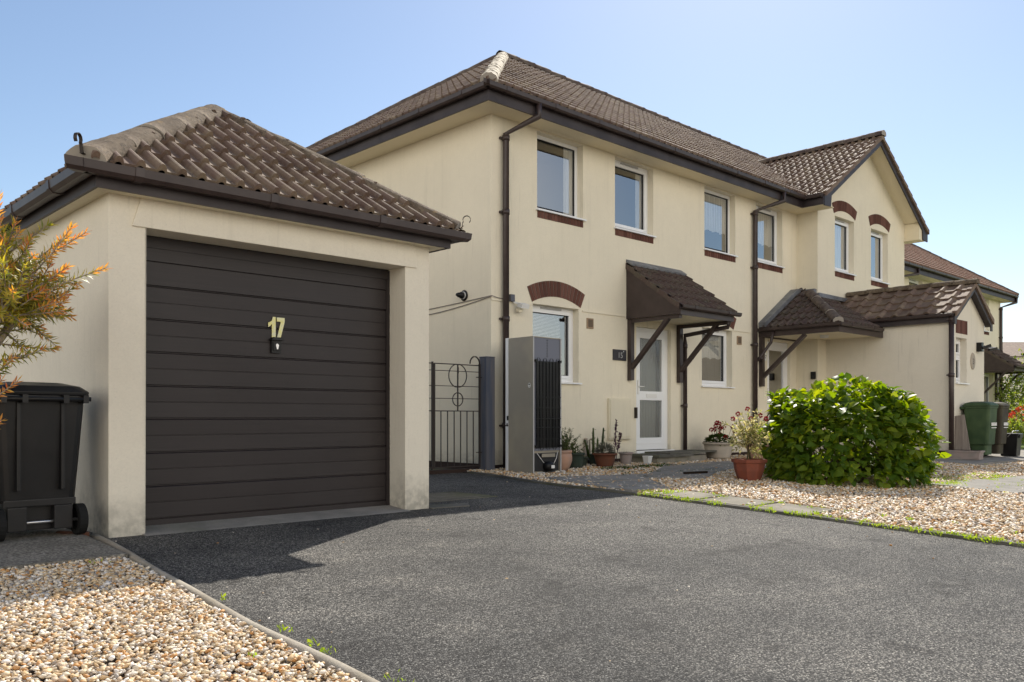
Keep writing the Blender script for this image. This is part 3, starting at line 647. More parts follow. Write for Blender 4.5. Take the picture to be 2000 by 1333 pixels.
s.face([(WX1, 15.6, -.95), (WX1, 15.6, 4.24), (WX1, WY, 4.24), (WX1, WY, -.95)])
s.face([(WX0, FY, -.95), (WX0, WY, -.95), (WX0, WY, 4.5), (WX0, FY, 4.5)])
gw = [(17.36, 18.26, 3.10, 4.25), (19.11, 20.01, 3.10, 4.25)]
wallY(s, WY, WX0, WX1, -.95, 4.27, gw)
WC = (WX0+WX1)/2; WH = 2.62; WS = .655; WZR = 4.44+WH*WS
s.face([(WX0, WY, 4.27), (WX1, WY, 4.27), (WX1, WY, WZR-(WX1-WC)*WS-.06), (WC, WY, WZR-.06), (WX0, WY, WZR-(WC-WX0)*WS-.06)])
s.face([(WX1, 8.3, 4.2), (WX1, 15.6, 4.2), (WX1, 12.07, 6.85)])
# render bell line
for a, b in ((8.0, 8.80), (9.90, 10.95), (14.16, 14.8), (14.9, 15.05)): s.box(a, b, FY-.014, FY+.01, 1.63, 1.655)
# raised edge of render round the first floor above the canopy
s.build('wall', ['cream', 'interior'], H)
s = MB()
s.box(7.985, 8.01, FY-.012, 15.6, -.95, -.66); s.box(7.985, 11.0, FY-.013, FY+.01, -.95, -.67)
s.build('plinth', 'plinth', H); s = MB(); s.box(12.6, 15.3, FY-.013, FY+.01, -.95, -.67); s.build('plinth', 'plinth', H)
# soffits, fascias
EX, EY = 7.60, 8.44
s = MB(); s.box(EX+.02, 16.12, EY+.02, FY+.02, 4.225, 4.24); s.box(EX+.02, 8.02, EY+.02, 15.9, 4.2255, 4.2395); s.box(16.14, WX0+.02, 8.03, 8.9, 4.226, 4.24)
for sg, xe in ((-1, 16.14), (1, 21.4)):
    z_e = WZR-abs(xe-WC)*WS-.09
    s.face([(xe, 8.02, z_e-.02), (WC, 8.02, WZR-.11), (WC, WY+.01, WZR-.11), (xe, WY+.01, z_e-.02)])
s.box(WX1-.02, 21.30, 8.03, WY+.02, 4.205, 4.215); s.prism([(WX1+.002, 4.216), (21.32, 4.216), (21.32, 4.36), (WX1+.002, 4.60)], 8.024, 9.6)
s.build('soffit', 'soffit', H)
s = MB(); s.box(EX-.001, 16.14, EY-.001, EY+.022, 4.215, 4.41); s.box(EX, EX+.022, EY+.022, 15.95, 4.216, 4.41); s.box(16.12, 16.142, 8.0, EY-.002, 4.217, 4.41)
s.build('fascia', 'fascia', H)
s = MB()
for sg in (-1, 1):
    xe = WC+sg*(WH+.0)
    top = [(xe, 4.44-.02), (WC, WZR-.02), (WC, WZR-.21), (xe-sg*.02, 4.44-.20)]
    if sg < 0: top = [(xe+.0, 4.42), (WC, WZR-.02), (WC, WZR-.20), (WC-WH+.30, 4.44-.0), (WC-WH+.27, 4.215), (xe, 4.20)]
    else: top = [(xe+.0, 4.42), (WC, WZR-.02), (WC, WZR-.20), (xe-.30, 4.44-.0), (xe-.27, 4.215), (xe, 4.20)]
    s.prism(top, 7.995, 8.02)
s.build('bargeboard', 'fascia', H)
TP = math.atan(.676); cp, sp_ = math.cos(TP), math.sin(TP); TT = 3.70
TX, TY, TZ = 7.54, 8.37, 4.43
A = (TX+TT, TY+TT, TZ+TT*.676)
sq = math.sqrt(.5)
tiles('roof_slope', (TX, TY, TZ), (1, 0, 0), (0, cp, sp_), 16.25-TX, TT/cp, 'tile', H, clips=[((TX, TY, 0), (-sq, sq, 0))])
tiles('roof_slope', (16.25, TY+.9*cp, TZ+.9*sp_), (1, 0, 0), (0, cp, sp_), 21.3-16.25, TT/cp-.9, 'tile', H)
tiles('roof_slope', (TX, TY+2*TT, TZ), (0, -1, 0), (cp, 0, sp_), 2*TT, TT/cp, 'tile', H, clips=[((TX, TY, 0), (sq, -sq, 0)), ((TX, TY+2*TT, 0), (sq, sq, 0))])
s = MB(); s.face([(TX, TY+2*TT, TZ), (21.3, TY+2*TT, TZ), (21.3, A[1], A[2]), A]); s.build('roof_slope', 'tile', H)
s = MB(); s.face([(TX+.05, TY+.05, TZ-.02), (16.25, TY+.05, TZ-.02), (16.25, A[1], A[2]-.04), (A[0], A[1], A[2]-.04)]); s.face([(16.25, TY+.8, TZ-.02+.8*.676), (21.3, TY+.8, TZ-.02+.8*.676), (21.3, A[1], A[2]-.04), (16.25, A[1], A[2]-.04)]); s.face([(TX+.05, TY+.05, TZ-.02), (A[0], A[1], A[2]-.04), (TX+.05, TY+2*TT, TZ-.02)]); s.build('underlay', 'fascia', H)
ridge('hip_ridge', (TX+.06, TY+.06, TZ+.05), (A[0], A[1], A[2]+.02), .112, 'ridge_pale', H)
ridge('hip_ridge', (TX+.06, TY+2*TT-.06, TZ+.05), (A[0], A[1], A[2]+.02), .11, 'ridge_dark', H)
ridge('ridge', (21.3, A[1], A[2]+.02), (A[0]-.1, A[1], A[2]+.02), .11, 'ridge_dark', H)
# wing roof
wa = math.atan(WS); wc, ws = math.cos(wa), math.sin(wa); WXE = WC-WH; WD = (WZR-TZ)/.676+TY-7.98+.25
mainplane = ((0, TY, TZ), None)
nm = Vector((0, -sp_, cp))   # main front slope normal; keep what lies above it
tiles('roof_slope', (WXE, 7.98+WD, 4.44), (0, -1, 0), (wc, 0, ws), WD, WH/wc, 'tile', H, clips=[(Vector((0, TY, TZ-.01)), -nm)], gauge=.30)
tiles('roof_slope', (WC+WH, 7.98, 4.44), (0, 1, 0), (-wc, 0, ws), WD, WH/wc, 'tile', H, clips=[(Vector((0, TY, TZ-.01)), -nm)], gauge=.30)
s = MB(); s.face([(WXE+.03, 8.0, 4.425), (WC, 8.0, WZR-.03), (WC, 8+WD, WZR-.03), (WXE+.03, 8+WD, 4.425)]); s.face([(WC+WH-.03, 8.0, 4.425), (WC, 8.0, WZR-.03), (WC, 8+WD, WZR-.03), (WC+WH-.03, 8+WD, 4.425)]); s.build('underlay', 'fascia', H)
ridge('ridge', (WC, 7.96, WZR+.02), (WC, 7.98+WD-.1, WZR+.02), .11, 'ridge_dark', H, cap=True)
def verge(name, xc, hw, sl_, zr, y, parent, m='tile', gauge=.30, only=None):
    a = math.atan(sl_); s = MB()
    for sg in (-1, 1):
        if only and sg != only: continue
        L = hw/math.cos(a); k = 0
        while k*gauge < L:
            u0 = k*gauge; u1 = min(u0+gauge, L)
            def P(u, dz): return (xc+sg*(hw-u*math.cos(a)), zr-hw*sl_+u*math.sin(a)+dz)
            s.prism([P(u0, -.06), P(u1, -.075), P(u1, .008), P(u0, .042)], y-.032, y+.05); k += 1
    return s.build(name, m, parent)
verge('verge_tiles', WC, WH, WS, WZR, 7.985, H)
gutter('gutter', (TX-.02, EY-.002, 4.43), (16.14, EY-.002, 4.43), (0, -1, 0), H, e0=-1, e1=-1)
gutter('gutter', (EX-.002, 15.9, 4.43), (EX-.002, EY-.04, 4.43), (-1, 0, 0), H, e1=1)
gutter('gutter', (16.118, EY-.0, 4.431), (16.118, 8.01, 4.431), (-1, 0, 0), H, straps=False, e0=-1)
downpipe([(8.50, 8.385, 4.37), (8.50, 8.385, 4.20), (8.225, 8.765, 3.98), (8.225, 8.765, -.78)], H, .045)
downpipe([(15.27, 8.385, 4.37), (15.27, 8.385, 4.20), (14.86, 8.765, 4.0), (14.86, 8.765, -.78)], H, .045)
# windows
window(H, *up[0], FY, curtain='side', sash=False, vent=False); window(H, *up[1], FY, curtain='side')
window(H, *up[2], FY, curtain='longnet', sash=False, vent=False); window(H, *up[3], FY, curtain='longnet')
window(H, *gr[0], FY, curtain='blind', brick_sill=False, arched=True, archargs=(8.80, 9.86, 1.68, .12, .235, 16))
window(H, *gr[1], FY, curtain='net', brick_sill=False, arched=True, archargs=(13.12, 14.18, 1.65, .12, .235, 16))
window(H, *gw[0], WY, curtain='full', arched=True, archargs=(17.31, 18.31, 4.29, .11, .22, 16), n_b=13)
window(H, *gw[1], WY, curtain='side', arched=True, archargs=(19.06, 20.06, 4.29, .11, .22, 16), n_b=13)
# doors
def door(x0, x1, z0, z1, y, kindd):
    yf = y+.07; s = MB(); fw = .07
    s.box(x0, x0+fw, yf, yf+.07, z0, z1); s.box(x1-fw, x1, yf, yf+.07, z0, z1); s.box(x0+fw, x1-fw, yf, yf+.07, z1-fw, z1); s.box(x0-.04, x1+.04, y-.05, yf+.07, z0-.04, z0)
    D = s.build('door_frame', 'upvc', H)
    a, b, c, d = x0+fw+.003, x1-fw-.003, z0+.01, z1-fw-.003; w_ = .10; mid = z0+.92; s = MB(); ya, yb = yf-.01, yf+.045
    s.box(a, a+w_, ya, yb, c, d); s.box(b-w_, b, ya, yb, c, d); s.box(a+w_, b-w_, ya, yb, d-w_, d); s.box(a+w_, b-w_, ya, yb, c, c+.2); s.box(a+w_, b-w_, ya, yb, mid-.075, mid+.075)
    s.box(a+.0, b, ya-.012, ya, c+.10, c+.115)
    L_ = s.build('door', 'upvc', H)
    q = MB(); q.face([(a+w_-.01, yf+.016, c+.19), (b-w_+.01, yf+.016, c+.19), (b-w_+.01, yf+.016, mid-.07), (a+w_-.01, yf+.016, mid-.07)]); q.face([(a+w_-.01, yf+.016, mid+.07), (b-w_+.01, yf+.016, mid+.07), (b-w_+.01, yf+.016, d-w_+.01), (a+w_-.01, yf+.016, d-w_+.01)]); q.build('door_glass', 'obscure' if kindd == 1 else 'glass', L_)
    q = MB(); q.box(a+.27, a+.55, ya-.012, ya, mid-.032, mid+.032); q.build('letter_plate', 'white', L_)
    q = MB(); q.box(a+.03, a+.07, ya-.012, ya, mid+.02, mid+.26); q.tube([(a+.05, ya-.045, mid+.15), (a+.17, ya-.045, mid+.15)], .009, 8); q.tube([(a+.05, ya, mid+.15), (a+.05, ya-.05, mid+.15)], .009, 8); q.build('door_handle', 'white', L_)
    if kindd == 1:
        q = MB(); n = 60
        for k in range(n):
            t0, t1 = k/n, (k+1)/n; f0 = lambda t: yf+.16+.03*math.sin(t*50)
            q.face([(a+w_+.02+(b-a-2*w_)*t0, f0(t0), c+.05), (a+w_+.02+(b-a-2*w_)*t1, f0(t1), c+.05), (a+w_+.02+(b-a-2*w_)*t1, f0(t1), d), (a+w_+.02+(b-a-2*w_)*t0, f0(t0), d)])
        q.build('door_curtain', 'grey_strip', L_, smooth=True)
door(*doors[0], FY, 1); door(*doors[1], FY, 2)
# door canopy (near)
def canopy(x0, x1, y, zt, out, zs, zb, wallpost=True, nm='canopy_roof', par=H, gut=True):
    """lean-to door canopy: x0..x1, top zt at wall, eave zs at y-out, underside zb"""
    sl_ = (zt-zs)/out; a = math.atan(sl_); c, q_ = math.cos(a), math.sin(a)
    rf = tiles(nm, (x0-.03, y-out-.05, zs-.05*sl_), (1, 0, 0), (0, c, q_), x1-x0+.06, (out+.05)/c, 'tile_dark', par, gauge=.27)
    s = MB(); s.face([(x0, y-out, zs-.02), (x1, y-out, zs-.02), (x1, y, zt-.03), (x0, y, zt-.03)]); s.face([(x0, y-out, zb+.01), (x1, y-out, zb+.01), (x1, y, zb+.01), (x0, y, zb+.01)], 1); s.build('canopy_soffit', ['fascia', 'soffit'], rf)
    s = MB()
    for x in (x0, x1):
        s.prism([(y-out+.01, zb), (y, zb), (y, zt-.04), (y-out+.01, zs-.02)], x-.012, x+.012, 0, 'x')
        k = 0; L = out/c
        while k*.27 < L:
            u0, u1 = k*.27, min(k*.27+.27, L)
            P = lambda u, dz: (y-out+u*c, zs+u*q_+dz)
            s.prism([P(u0, -.07), P(u1, -.085), P(u1, .0), P(u0, .03)], x-.03 if x == x0 else x+.0, x+.0 if x == x0 else x+.03, 1, 'x'); k += 1
    s.box(x0-.013, x1+.013, y-out-.02, y-out+.01, zb-.015, zs-.01)
    s.build('canopy_side', ['brown', 'tile_dark'], rf)
    s = MB(); s.box(x0+.02, x1-.02, y-.02, y-.004, zt-.0, zt+.02); s.prism([(y-.12, zt-.13*sl_+.055), (y, zt+.035), (y, zt+.075), (y-.006, zt+.075), (y-.13, zt-.13*sl_+.085)], x0-.02, x1+.02, 0, 'x'); s.build('flashing', 'lead', rf)
    if gut: gutter('gutter', (x0-.06, y-out-.02, zs-.01), (x1+.12, y-out-.02, zs-.01), (0, -1, 0), rf, w_=.09, h=.06)
    for x in (x0+.06, x1-.06):
        s = MB(); s.box(x-.045, x+.045, y-.075, y-.002, zb-1.0, zb-.0); s.box(x-.035, x+.035, y-out+.03, y-.076, zb-.06, zb-.001)
        s.beam((x, y-.06, zb-.80), (x, y-out+.25, zb-.03), .06, .075, 0, (1, 0, 0))
        s.build('canopy_bracket', 'brown', rf)
    return rf
canopy(10.99, 12.47, FY, 2.50, 1.05, 1.74, 1.60)
downpipe([(12.44, 7.78, 1.66), (12.44, 7.85, 1.50), (12.46, 8.72, 1.42), (12.53, 8.765, 1.30), (12.53, 8.765, -.74)], H, .036)
# small soil boss under the canopy
# corner canopy (wraps the gable wing)
cz0, cz1 = 1.73, 2.50; cout = 1.30
ca = math.atan((cz1-cz0)/1.25); cc, cs = math.cos(ca), math.sin(ca)
XE_, YE_ = 15.10, 7.20
rf = tiles('canopy_roof', (XE_, FY, cz0), (0, -1, 0), (cc, 0, cs), FY-YE_, (WX0-XE_)/cc*1.0, 'tile_dark', H, gauge=.27, clips=[((XE_, YE_, 0), (sq, -sq, 0))])
hipx = XE_+(8.368-YE_)
tiles('roof_slope', (XE_, YE_, cz0), (1, 0, 0), (0, cc, cs), PX0-XE_+.1, (WY-YE_)/cc, 'tile_dark', rf, gauge=.27, clips=[((XE_, YE_, 0), (-sq, sq, 0))], rel=False)
ridge('hip_ridge', (XE_+.04, YE_+.04, cz0+.05), (XE_+1.18, YE_+1.18, cz0+1.18*(cz1-cz0)/1.25+.05), .095, 'ridge_dark', rf, seg=.4)
s = MB(); s.face([(XE_, FY, 1.60), (XE_, YE_, 1.60), (PX0, YE_, 1.60), (PX0, WY, 1.60), (WX0, WY, 1.60), (WX0, FY, 1.60)]); s.build('canopy_soffit', 'soffit', rf)
s = MB(); s.box(XE_-.012, XE_+.012, YE_-.011, FY, 1.565, cz0-.005); s.box(XE_+.013, PX0, YE_-.012, YE_+.012, 1.564, cz0-.005)
s.prism([(XE_-.01, cz0-.16), (XE_-.01, cz0+.02), (WX0, cz0+.02+(WX0-XE_)*(cz1-cz0)/1.25), (WX0, cz0-.16)], FY-.025, FY-.003); s.build('canopy_side', 'brown', rf)
s = MB(); t_ = (cz1-cz0)/1.25
s.prism([(XE_-.02, cz0+.03), (XE_-.02, cz0+.12), (XE_+1.25, cz0+.13+1.25*t_), (WX0, cz0+.13+1.28*t_), (WX0, cz0+.05), (XE_+1.2, cz0+.03+1.2*t_)], FY-.16, FY-.003)
s.box(WX0-.10, WX0-.002, WY+.02, FY-.17, cz0+1.2*t_, cz0+1.32*t_+.08); s.box(WX0-.1, PX0+1.0, WY-.09, WY-.003, cz0+1.1*t_+.04, cz0+1.2*t_+.06)
s.build('flashing', 'lead', rf)
gutter('gutter', (XE_-.012, FY-.02, cz0+.0), (XE_-.012, YE_-.0, cz0+.0), (-1, 0, 0), rf, w_=.09, h=.06, e1=1)
gutter('gutter', (XE_-.0, YE_-.012, cz0+.0), (PX0-.15, YE_-.012, cz0+.0), (0, -1, 0), rf, w_=.09, h=.06, e0=-1)
s = MB(); s.box(XE_+.0, XE_+.09, FY-.08, FY-.003, .60, 1.565); s.beam((XE_+.045, FY-.06, .78), (XE_+.045, FY-.95, 1.56), .065, .08, 0, (1, 0, 0)); s.build('canopy_bracket', 'brown', rf)
s = MB(); s.tube([(15.5, 8.2, 1.60), (15.5, 8.2, 1.60)], .01, 4) if False else None
s.lathe([(.0, -.06), (.075, -.05), (.085, -.02), (.085, 0)], (15.95, 7.9, 1.6), 16); s.build('canopy_light', 'white', rf)
downpipe([(15.07, 8.5, 1.66), (15.07, 8.55, 1.45), (14.98, 8.70, 1.20), (14.90, 8.74, 1.10)], rf, .03, clips=False)
# porch extension
PC = (PX0+PX1)/2; PZR = 2.60; PHW = (PX1-PX0)/2+.10; PZE = 1.93; PS = (PZR-PZE)/PHW
pw = (PX0+.33, PX0+.90, .66, 1.52)
s = MB(); wallY(s, PY, PX0, PX1, -.95, 1.80, [pw], .12, 0, 1, .8, .2)
s.face([(PX0, PY, 1.80), (PX1, PY, 1.80), (PX1, PY, PZR-.06-(PX1-PC)*PS), (PC, PY, PZR-.06), (PX0, PY, PZR-.06-(PC-PX0)*PS)])
s.face([(PX0, WY, -.95), (PX0, PY, -.95), (PX0, PY, 1.86), (PX0, WY, 1.86)]); s.face([(PX1, PY, -.95), (PX1, WY, -.95), (PX1, WY, 1.86), (PX1, PY, 1.86)])
s.build('porch_wall', ['cream2', 'interior'], H)
s = MB(); s.box(PX0-.012, PX0+.01, PY-.012, WY, -.95, -.63); s.box(PX0-.011, PX1, PY-.0125, PY+.01, -.95, -.631); s.build('plinth', 'plinth', H)
pa = math.atan(PS); pc_, ps_ = math.cos(pa), math.sin(pa); PYV = PY-.13
pr = tiles('porch_roof', (PC-PHW, WY, PZE), (0, -1, 0), (pc_, 0, ps_), WY-PYV, PHW/pc_, 'tile', H, gauge=.30, mod=.30, prof=[(0, 0), (.16, 0), (.19, .015), (.225, .04), (.26, .042), (.285, .02), (.30, 0)])
tiles('roof_slope', (PC+PHW, PYV, PZE), (0, 1, 0), (-pc_, 0, ps_), WY-PYV, PHW/pc_, 'tile', pr, gauge=.30, mod=.30, prof=[(0, 0), (.16, 0), (.19, .015), (.225, .04), (.26, .042), (.285, .02), (.30, 0)])
s = MB(); s.face([(PC-PHW+.02, PYV, PZE-.01), (PC, PYV, PZR-.02), (PC, WY, PZR-.02), (PC-PHW+.02, WY, PZE-.01)]); s.face([(PC+PHW-.02, PYV, PZE-.01), (PC, PYV, PZR-.02), (PC, WY, PZR-.02), (PC+PHW-.02, WY, PZE-.01)]); s.build('underlay', 'fascia', pr)
ridge('ridge', (PC, PYV-.03, PZR+.01), (PC, WY-.02, PZR+.01), .09, 'ridge', pr, mort=False)
verge('verge_tiles', PC, PHW, PS, PZR, PYV, pr)
s = MB()
for sg in (-1, 1): s.prism([(PC+sg*PHW, PZE-.0), (PC, PZR-.03), (PC, PZR-.17), (PC+sg*(PHW-.10), PZE-.10), (PC+sg*(PHW-.09), PZE-.20), (PC+sg*PHW, PZE-.20)], PYV+.0, PYV+.022)
for sg in (-1, 1): s.face([(PC+sg*PHW, PYV+.01, PZE-.11), (PC, PYV+.01, PZR-.13), (PC, PY+.01, PZR-.13), (PC+sg*PHW, PY+.01, PZE-.11)])
s.build('bargeboard', 'fascia', pr)
s = MB(); s.box(PC-PHW+.0, PC-PHW+.022, PYV+.02, WY, PZE-.16, PZE-.0); s.box(PC-PHW+.022, PX0, PYV+.02, WY, PZE-.15, PZE-.14); s.build('fascia', 'fascia', pr)
gutter('gutter', (PC-PHW, WY-1.0, PZE), (PC-PHW, PYV+.02, PZE), (-1, 0, 0), pr, w_=.09, h=.06)
downpipe([(PX0-.06, PY-.055, PZE-.05), (PX0-.06, PY-.055, -.74)], H, .046)
W = window(H, *pw, PY, brick_sill=False, transom=1.18, vent=False)
b_ = MB(); soldier(b_, pw[0]-.02, pw[1]+.02, PY, 1.60, 1.86, 8); b_.build('brick_lintel', ['brick', 'mortar'], W)
# meter cupboard, air vents, door bell
s = MB(); s.box(10.50, 11.05, FY-.045, FY+.01, -.34, .30); s.box(10.52, 11.03, FY-.055, FY-.046, -.32, .275); s.box(10.48, 11.07, FY-.06, FY-.0, -.36, -.345); s.build('meter_cupboard', 'cream_trim', H, bevel=.004)
s = MB(); s.box(15.08, 15.40, FY-.04, FY+.01, -.42, .12); s.build('meter_cupboard', 'cream_trim', H, bevel=.004)
def vent(x0, x1, z0, z1):
    s = MB(); s.box(x0, x1, FY-.018, FY+.01, z0, z1, 0)
    k = z0+.025
    while k < z1-.02: s.box(x0+.02, x1-.02, FY-.021, FY-.0185, k, k+.006, 1); k += .012
    s.build('air_vent', [mat('buff vent', (.36, .26, .17), .8), 'rubber'], H)
vent(10.0, 10.15, 1.38, 1.54); vent(14.30, 14.45, 1.38, 1.54)
s = MB(); s.lathe([(0, 0), (.07, 0), (.075, .02), (0, .03)], (0, 0, 0), 14)
s = MB(); s.tube([(15.27, FY-.01, 3.05), (15.27, FY-.01, 3.0)], .01, 4)

# ---------------------------------------------------------------- garage
GX0, GX1, GY = 1.953, 4.616, 5.9
GA = thing('garage', (GX0, GY, -.8), 'small cream rendered garage with brown panelled door and lichen covered hip roof', 'garage')
s = MB(); OX0, OX1, OZ = 2.191, 4.360, 1.28; GB = 11.3
s.prism([(GX0, GY), (OX0, GY), (OX0, GY+.24), (GX0+.1, GY+.24), (GX0+.1, GB), (GX0, GB)], -1.0, 1.48, 0, 'z'); s.prism([(GX1, GY), (OX1, GY), (OX1, GY+.24), (GX1-.1, GY+.24), (GX1-.1, GB), (GX1, GB)], -1.0, 1.48, 0, 'z'); s.box(OX0, OX1, GY, GY+.24, OZ, 1.48)
s.box(GX0+.1, GX1-.1, GB-.1, GB, -1, 1.48)
s.prism([(2.10, OZ), (4.475, OZ), (4.46, 1.48), (2.16, 1.48)], GY-.014, GY)
s.build('wall', 'cream2', GA, bevel=.006)
DY = GY+.235; s = MB(); zg = [-.775, -.72, -.487, -.25, -.01, .225, .462, .695, .93, 1.10, 1.26]
s.box(OX0, OX1, DY+.012, DY+.03, -.8, 1.28)
x0, x1 = OX0+.03, OX1-.035
for a, b in zip(zg, zg[1:]):
    m_ = (a+b)/2; h = b-a
    if h > .2:
        pr_ = [(DY, a+.006), (DY, m_-.004), (DY+.004, m_-.002), (DY+.004, m_+.002), (DY, m_+.004), (DY-.002, b-.012), (DY+.006, b-.004), (DY+.014, b-.003), (DY+.014, a+.001)]
    else: pr_ = [(DY-.004, a+.005), (DY-.004, b-.006), (DY+.014, b-.002), (DY+.014, a+.002)]
    s.prism(pr_, x0, x1, 0, 'x')
GD = s.build('garage_door', 'door_brown', GA)
s = MB(); s.box(OX0, OX0+.03, DY-.01, DY+.03, -.8, 1.27); s.box(OX1-.035, OX1, DY-.01, DY+.03, -.8, 1.27); s.box(OX0+.03, OX1-.035, DY-.012, DY+.03, 1.195, 1.275); s.build('door_frame', 'door_brown', GA)
s = MB(); s.box(3.235, 3.315, DY-.022, DY-.001, .50, .60); s.prism([(3.22, .60), (3.33, .60), (3.31, .622), (3.24, .622)], DY-.05, DY-.001); s.box(3.245, 3.305, DY-.03, DY-.0225, .52, .585); s.build('handle', 'black', GD, rel=True)
s = MB(); s.lathe([(0, .0)], (0, 0, 0), 3) if False else None
s.prism([(3.272, .53), (3.283, .53), (3.290, .562), (3.283, .572), (3.270, .572), (3.265, .562)], DY-.034, DY-.0305); s.build('keyhole', 'steel', GD)
dz = .004
def numeral(polys, nm):
    s = MB()
    for p in polys: s.prism(p, DY-.010, DY-.006)
    return s.build(nm, 'yellow', GD)
zb, zt = .618, .783
numeral([[(3.243, zb), (3.275, zb), (3.275, zt), (3.252, zt), (3.243, zt-.03)], [(3.243, zt-.055), (3.243, zt-.0301), (3.230, zt-.040), (3.212, zt-.048), (3.212, zt-.082), (3.230, zt-.072)]], 'numeral')
numeral([[(3.285, zt-.034), (3.285, zt-.002), (3.352, zt-.002), (3.352, zt-.034)], [(3.286, zb), (3.317, zb), (3.352, zt-.0345), (3.320, zt-.0345)]], 'numeral')
s = MB(); s.prism([(GY-.30, -.90), (GY+.24, -.90), (GY+.24, -.765), (GY-.02, -.79), (GY-.16, -.815), (GY-.22, -.84)], OX0-.02, OX1+.02, 0, 'x'); s.build('threshold', 'concrete', GA)
ge = 5.70; GZ = 1.60; gt = 1.57; gtan = math.tan(R(35)); gc, gs_ = math.cos(R(35)), math.sin(R(35)); gx0, gx1 = 1.715, 4.855; GXC = (gx0+gx1)/2; gt = (gx1-gx0)/2
GAx = (GXC, ge+gt, GZ+gt*gtan); gyb = GB+.2
s = MB(); s.box(1.84, 4.74, 5.785, GY+.02, 1.475, 1.49); s.box(1.84, GX0+.02, GY+.02, gyb, 1.4755, 1.489); s.box(GX1-.02, 4.74, GY+.02, gyb, 1.4755, 1.489); s.build('soffit', 'cream_trim', GA)
s = MB(); s.box(1.832, 4.748, 5.765, 5.786, 1.468, 1.60); s.box(1.831, 1.853, 5.787, gyb, 1.4685, 1.60); s.box(4.727, 4.749, 5.787, gyb, 1.4685, 1.60); s.build('fascia', 'fascia', GA)
tiles('roof_slope', (gx0, ge, GZ), (1, 0, 0), (0, gc, gs_), gx1-gx0, gt/gc, 'tile', GA, clips=[((gx0+.08, ge, 0), (-sq, sq, 0)), ((gx1-.08, ge, 0), (sq, sq, 0))], gauge=.33, thick=.034, mod=.137, prof=PROF2)
tiles('roof_slope', (gx0+.07*gc, gyb, GZ+.07*gs_), (0, -1, 0), (gc, 0, gs_), gyb-ge, gt/gc-.07, 'tile', GA, clips=[((gx0, ge, 0), (sq, -sq, 0))], gauge=.33, thick=.012, pscale=.6)
tiles('roof_slope', (gx1, ge, GZ), (0, 1, 0), (-gc, 0, gs_), gyb-ge, gt/gc, 'tile', GA, clips=[((gx1, ge, 0), (-sq, -sq, 0))], gauge=.33, thick=.028)
s = MB(); k = .02
s.face([(gx0+k, ge+k, GZ-.01), (gx1-k, ge+k, GZ-.01), (GAx[0], GAx[1], GAx[2]-.03)]); s.face([(gx0+k, ge+k, GZ-.01), (GAx[0], GAx[1], GAx[2]-.03), (GAx[0], gyb, GAx[2]-.03), (gx0+k, gyb, GZ-.01)]); s.face([(gx1-k, ge+k, GZ-.01), (GAx[0], GAx[1], GAx[2]-.03), (GAx[0], gyb, GAx[2]-.03), (gx1-k, gyb, GZ-.01)]); s.face([(gx0, gyb, GZ), (gx1, gyb, GZ), (GAx[0], gyb, GAx[2])]); s.build('underlay', 'fascia', GA)
ridge('hip_ridge', (gx0+.07, ge+.07, GZ+.03), (GAx[0], GAx[1], GAx[2]-.045), .135, 'ridge', GA, lump=.0045, lap=.015, vs=.70)
ridge('hip_ridge', (gx1-.07, ge+.07, GZ+.035), (GAx[0], GAx[1], GAx[2]-.045), .113, 'ridge', GA, lump=.0045, lap=.015, vs=.78)
ridge('ridge', (GAx[0], gyb, GAx[2]-.06), (GAx[0], GAx[1]+.06, GAx[2]-.06), .115, 'ridge', GA, lump=.004, mort=False)
gutter('gutter', (1.72, 5.764, 1.605), (4.80, 5.764, 1.605), (0, -1, 0), GA, e0=-1, e1=1)
gutter('gutter', (1.828, gyb, 1.605), (1.828, 5.76, 1.605), (-1, 0, 0), GA, e1=1)
gutter('gutter', (4.752, 5.76, 1.605), (4.752, gyb, 1.605), (1, 0, 0), GA, e0=-1)
def hipiron(p, d, parent, sc=1):
    s = MB(); p, d = Vector(p), Vector(d).normalized(); x = d.cross(Vector((0, 0, 1)))
    pts = [p-d*.08, p, p+d*.01+Vector((0, 0, .05))]
    for k in range(9):
        a = -.5+k*.55; pts.append(p+d*(.045-.034*math.cos(a)*1.0)+Vector((0, 0, .075+.034*math.sin(a))))
    for a, b in zip(pts, pts[1:]):
        s.beam(a, b+(b-a)*.1, .022*sc, .004, 0, x.cross(b-a) if (b-a).length > 0 else (0, 0, 1))
    s.build('hip_iron', 'steel' if False else 'iron', parent)
hipiron((gx0+.02, ge+.02, GZ+.05), (-1, -1, 0), GA); hipiron((gx1-.02, ge+.02, GZ+.05), (1, -1, 0), GA)

# ---------------------------------------------------------------- far terrace
FT = thing('terraced_house', (21.1, 10.37, -.76), 'further cream terrace with orange brown hipped roof, set back beyond the gabled house', 'house')
F2 = 10.37; fx1 = 34.6
fu = [(26.3, 27.35, 3.05, 4.20), (32.3, 33.35, 3.05, 4.20), (29.3, 30.3, 3.05, 4.2)]; fd = [(32.85, 33.75, -.6, 1.55), (30.4, 31.4, .5, 1.6)]
s = MB(); wallY(s, F2, 20.96, fx1, -.95, 4.24, fu+fd); s.face([(fx1, F2, -.95), (fx1, 17.1, -.95), (fx1, 17.1, 4.24), (fx1, F2, 4.24)]); s.build('wall', ['cream', 'interior'], FT)
for k, h in enumerate(fu): window(FT, *h, F2, curtain='net' if k else None)
window(FT, *fd[0], F2, brick_sill=False, name='door', vent=False); window(FT, *fd[1], F2, brick_sill=False)
s = MB(); s.box(20.97, fx1+.36, F2-.37, F2+.02, 4.225, 4.24); s.box(fx1-.02, fx1+.36, F2+.02, 17, 4.2255, 4.2395); s.build('soffit', 'soffit', FT)
s = MB(); s.box(20.97, fx1+.39, F2-.39, F2-.372, 4.215, 4.41); s.box(fx1+.37, fx1+.39, F2-.37, 17, 4.216, 4.41); s.build('fascia', 'fascia', FT)
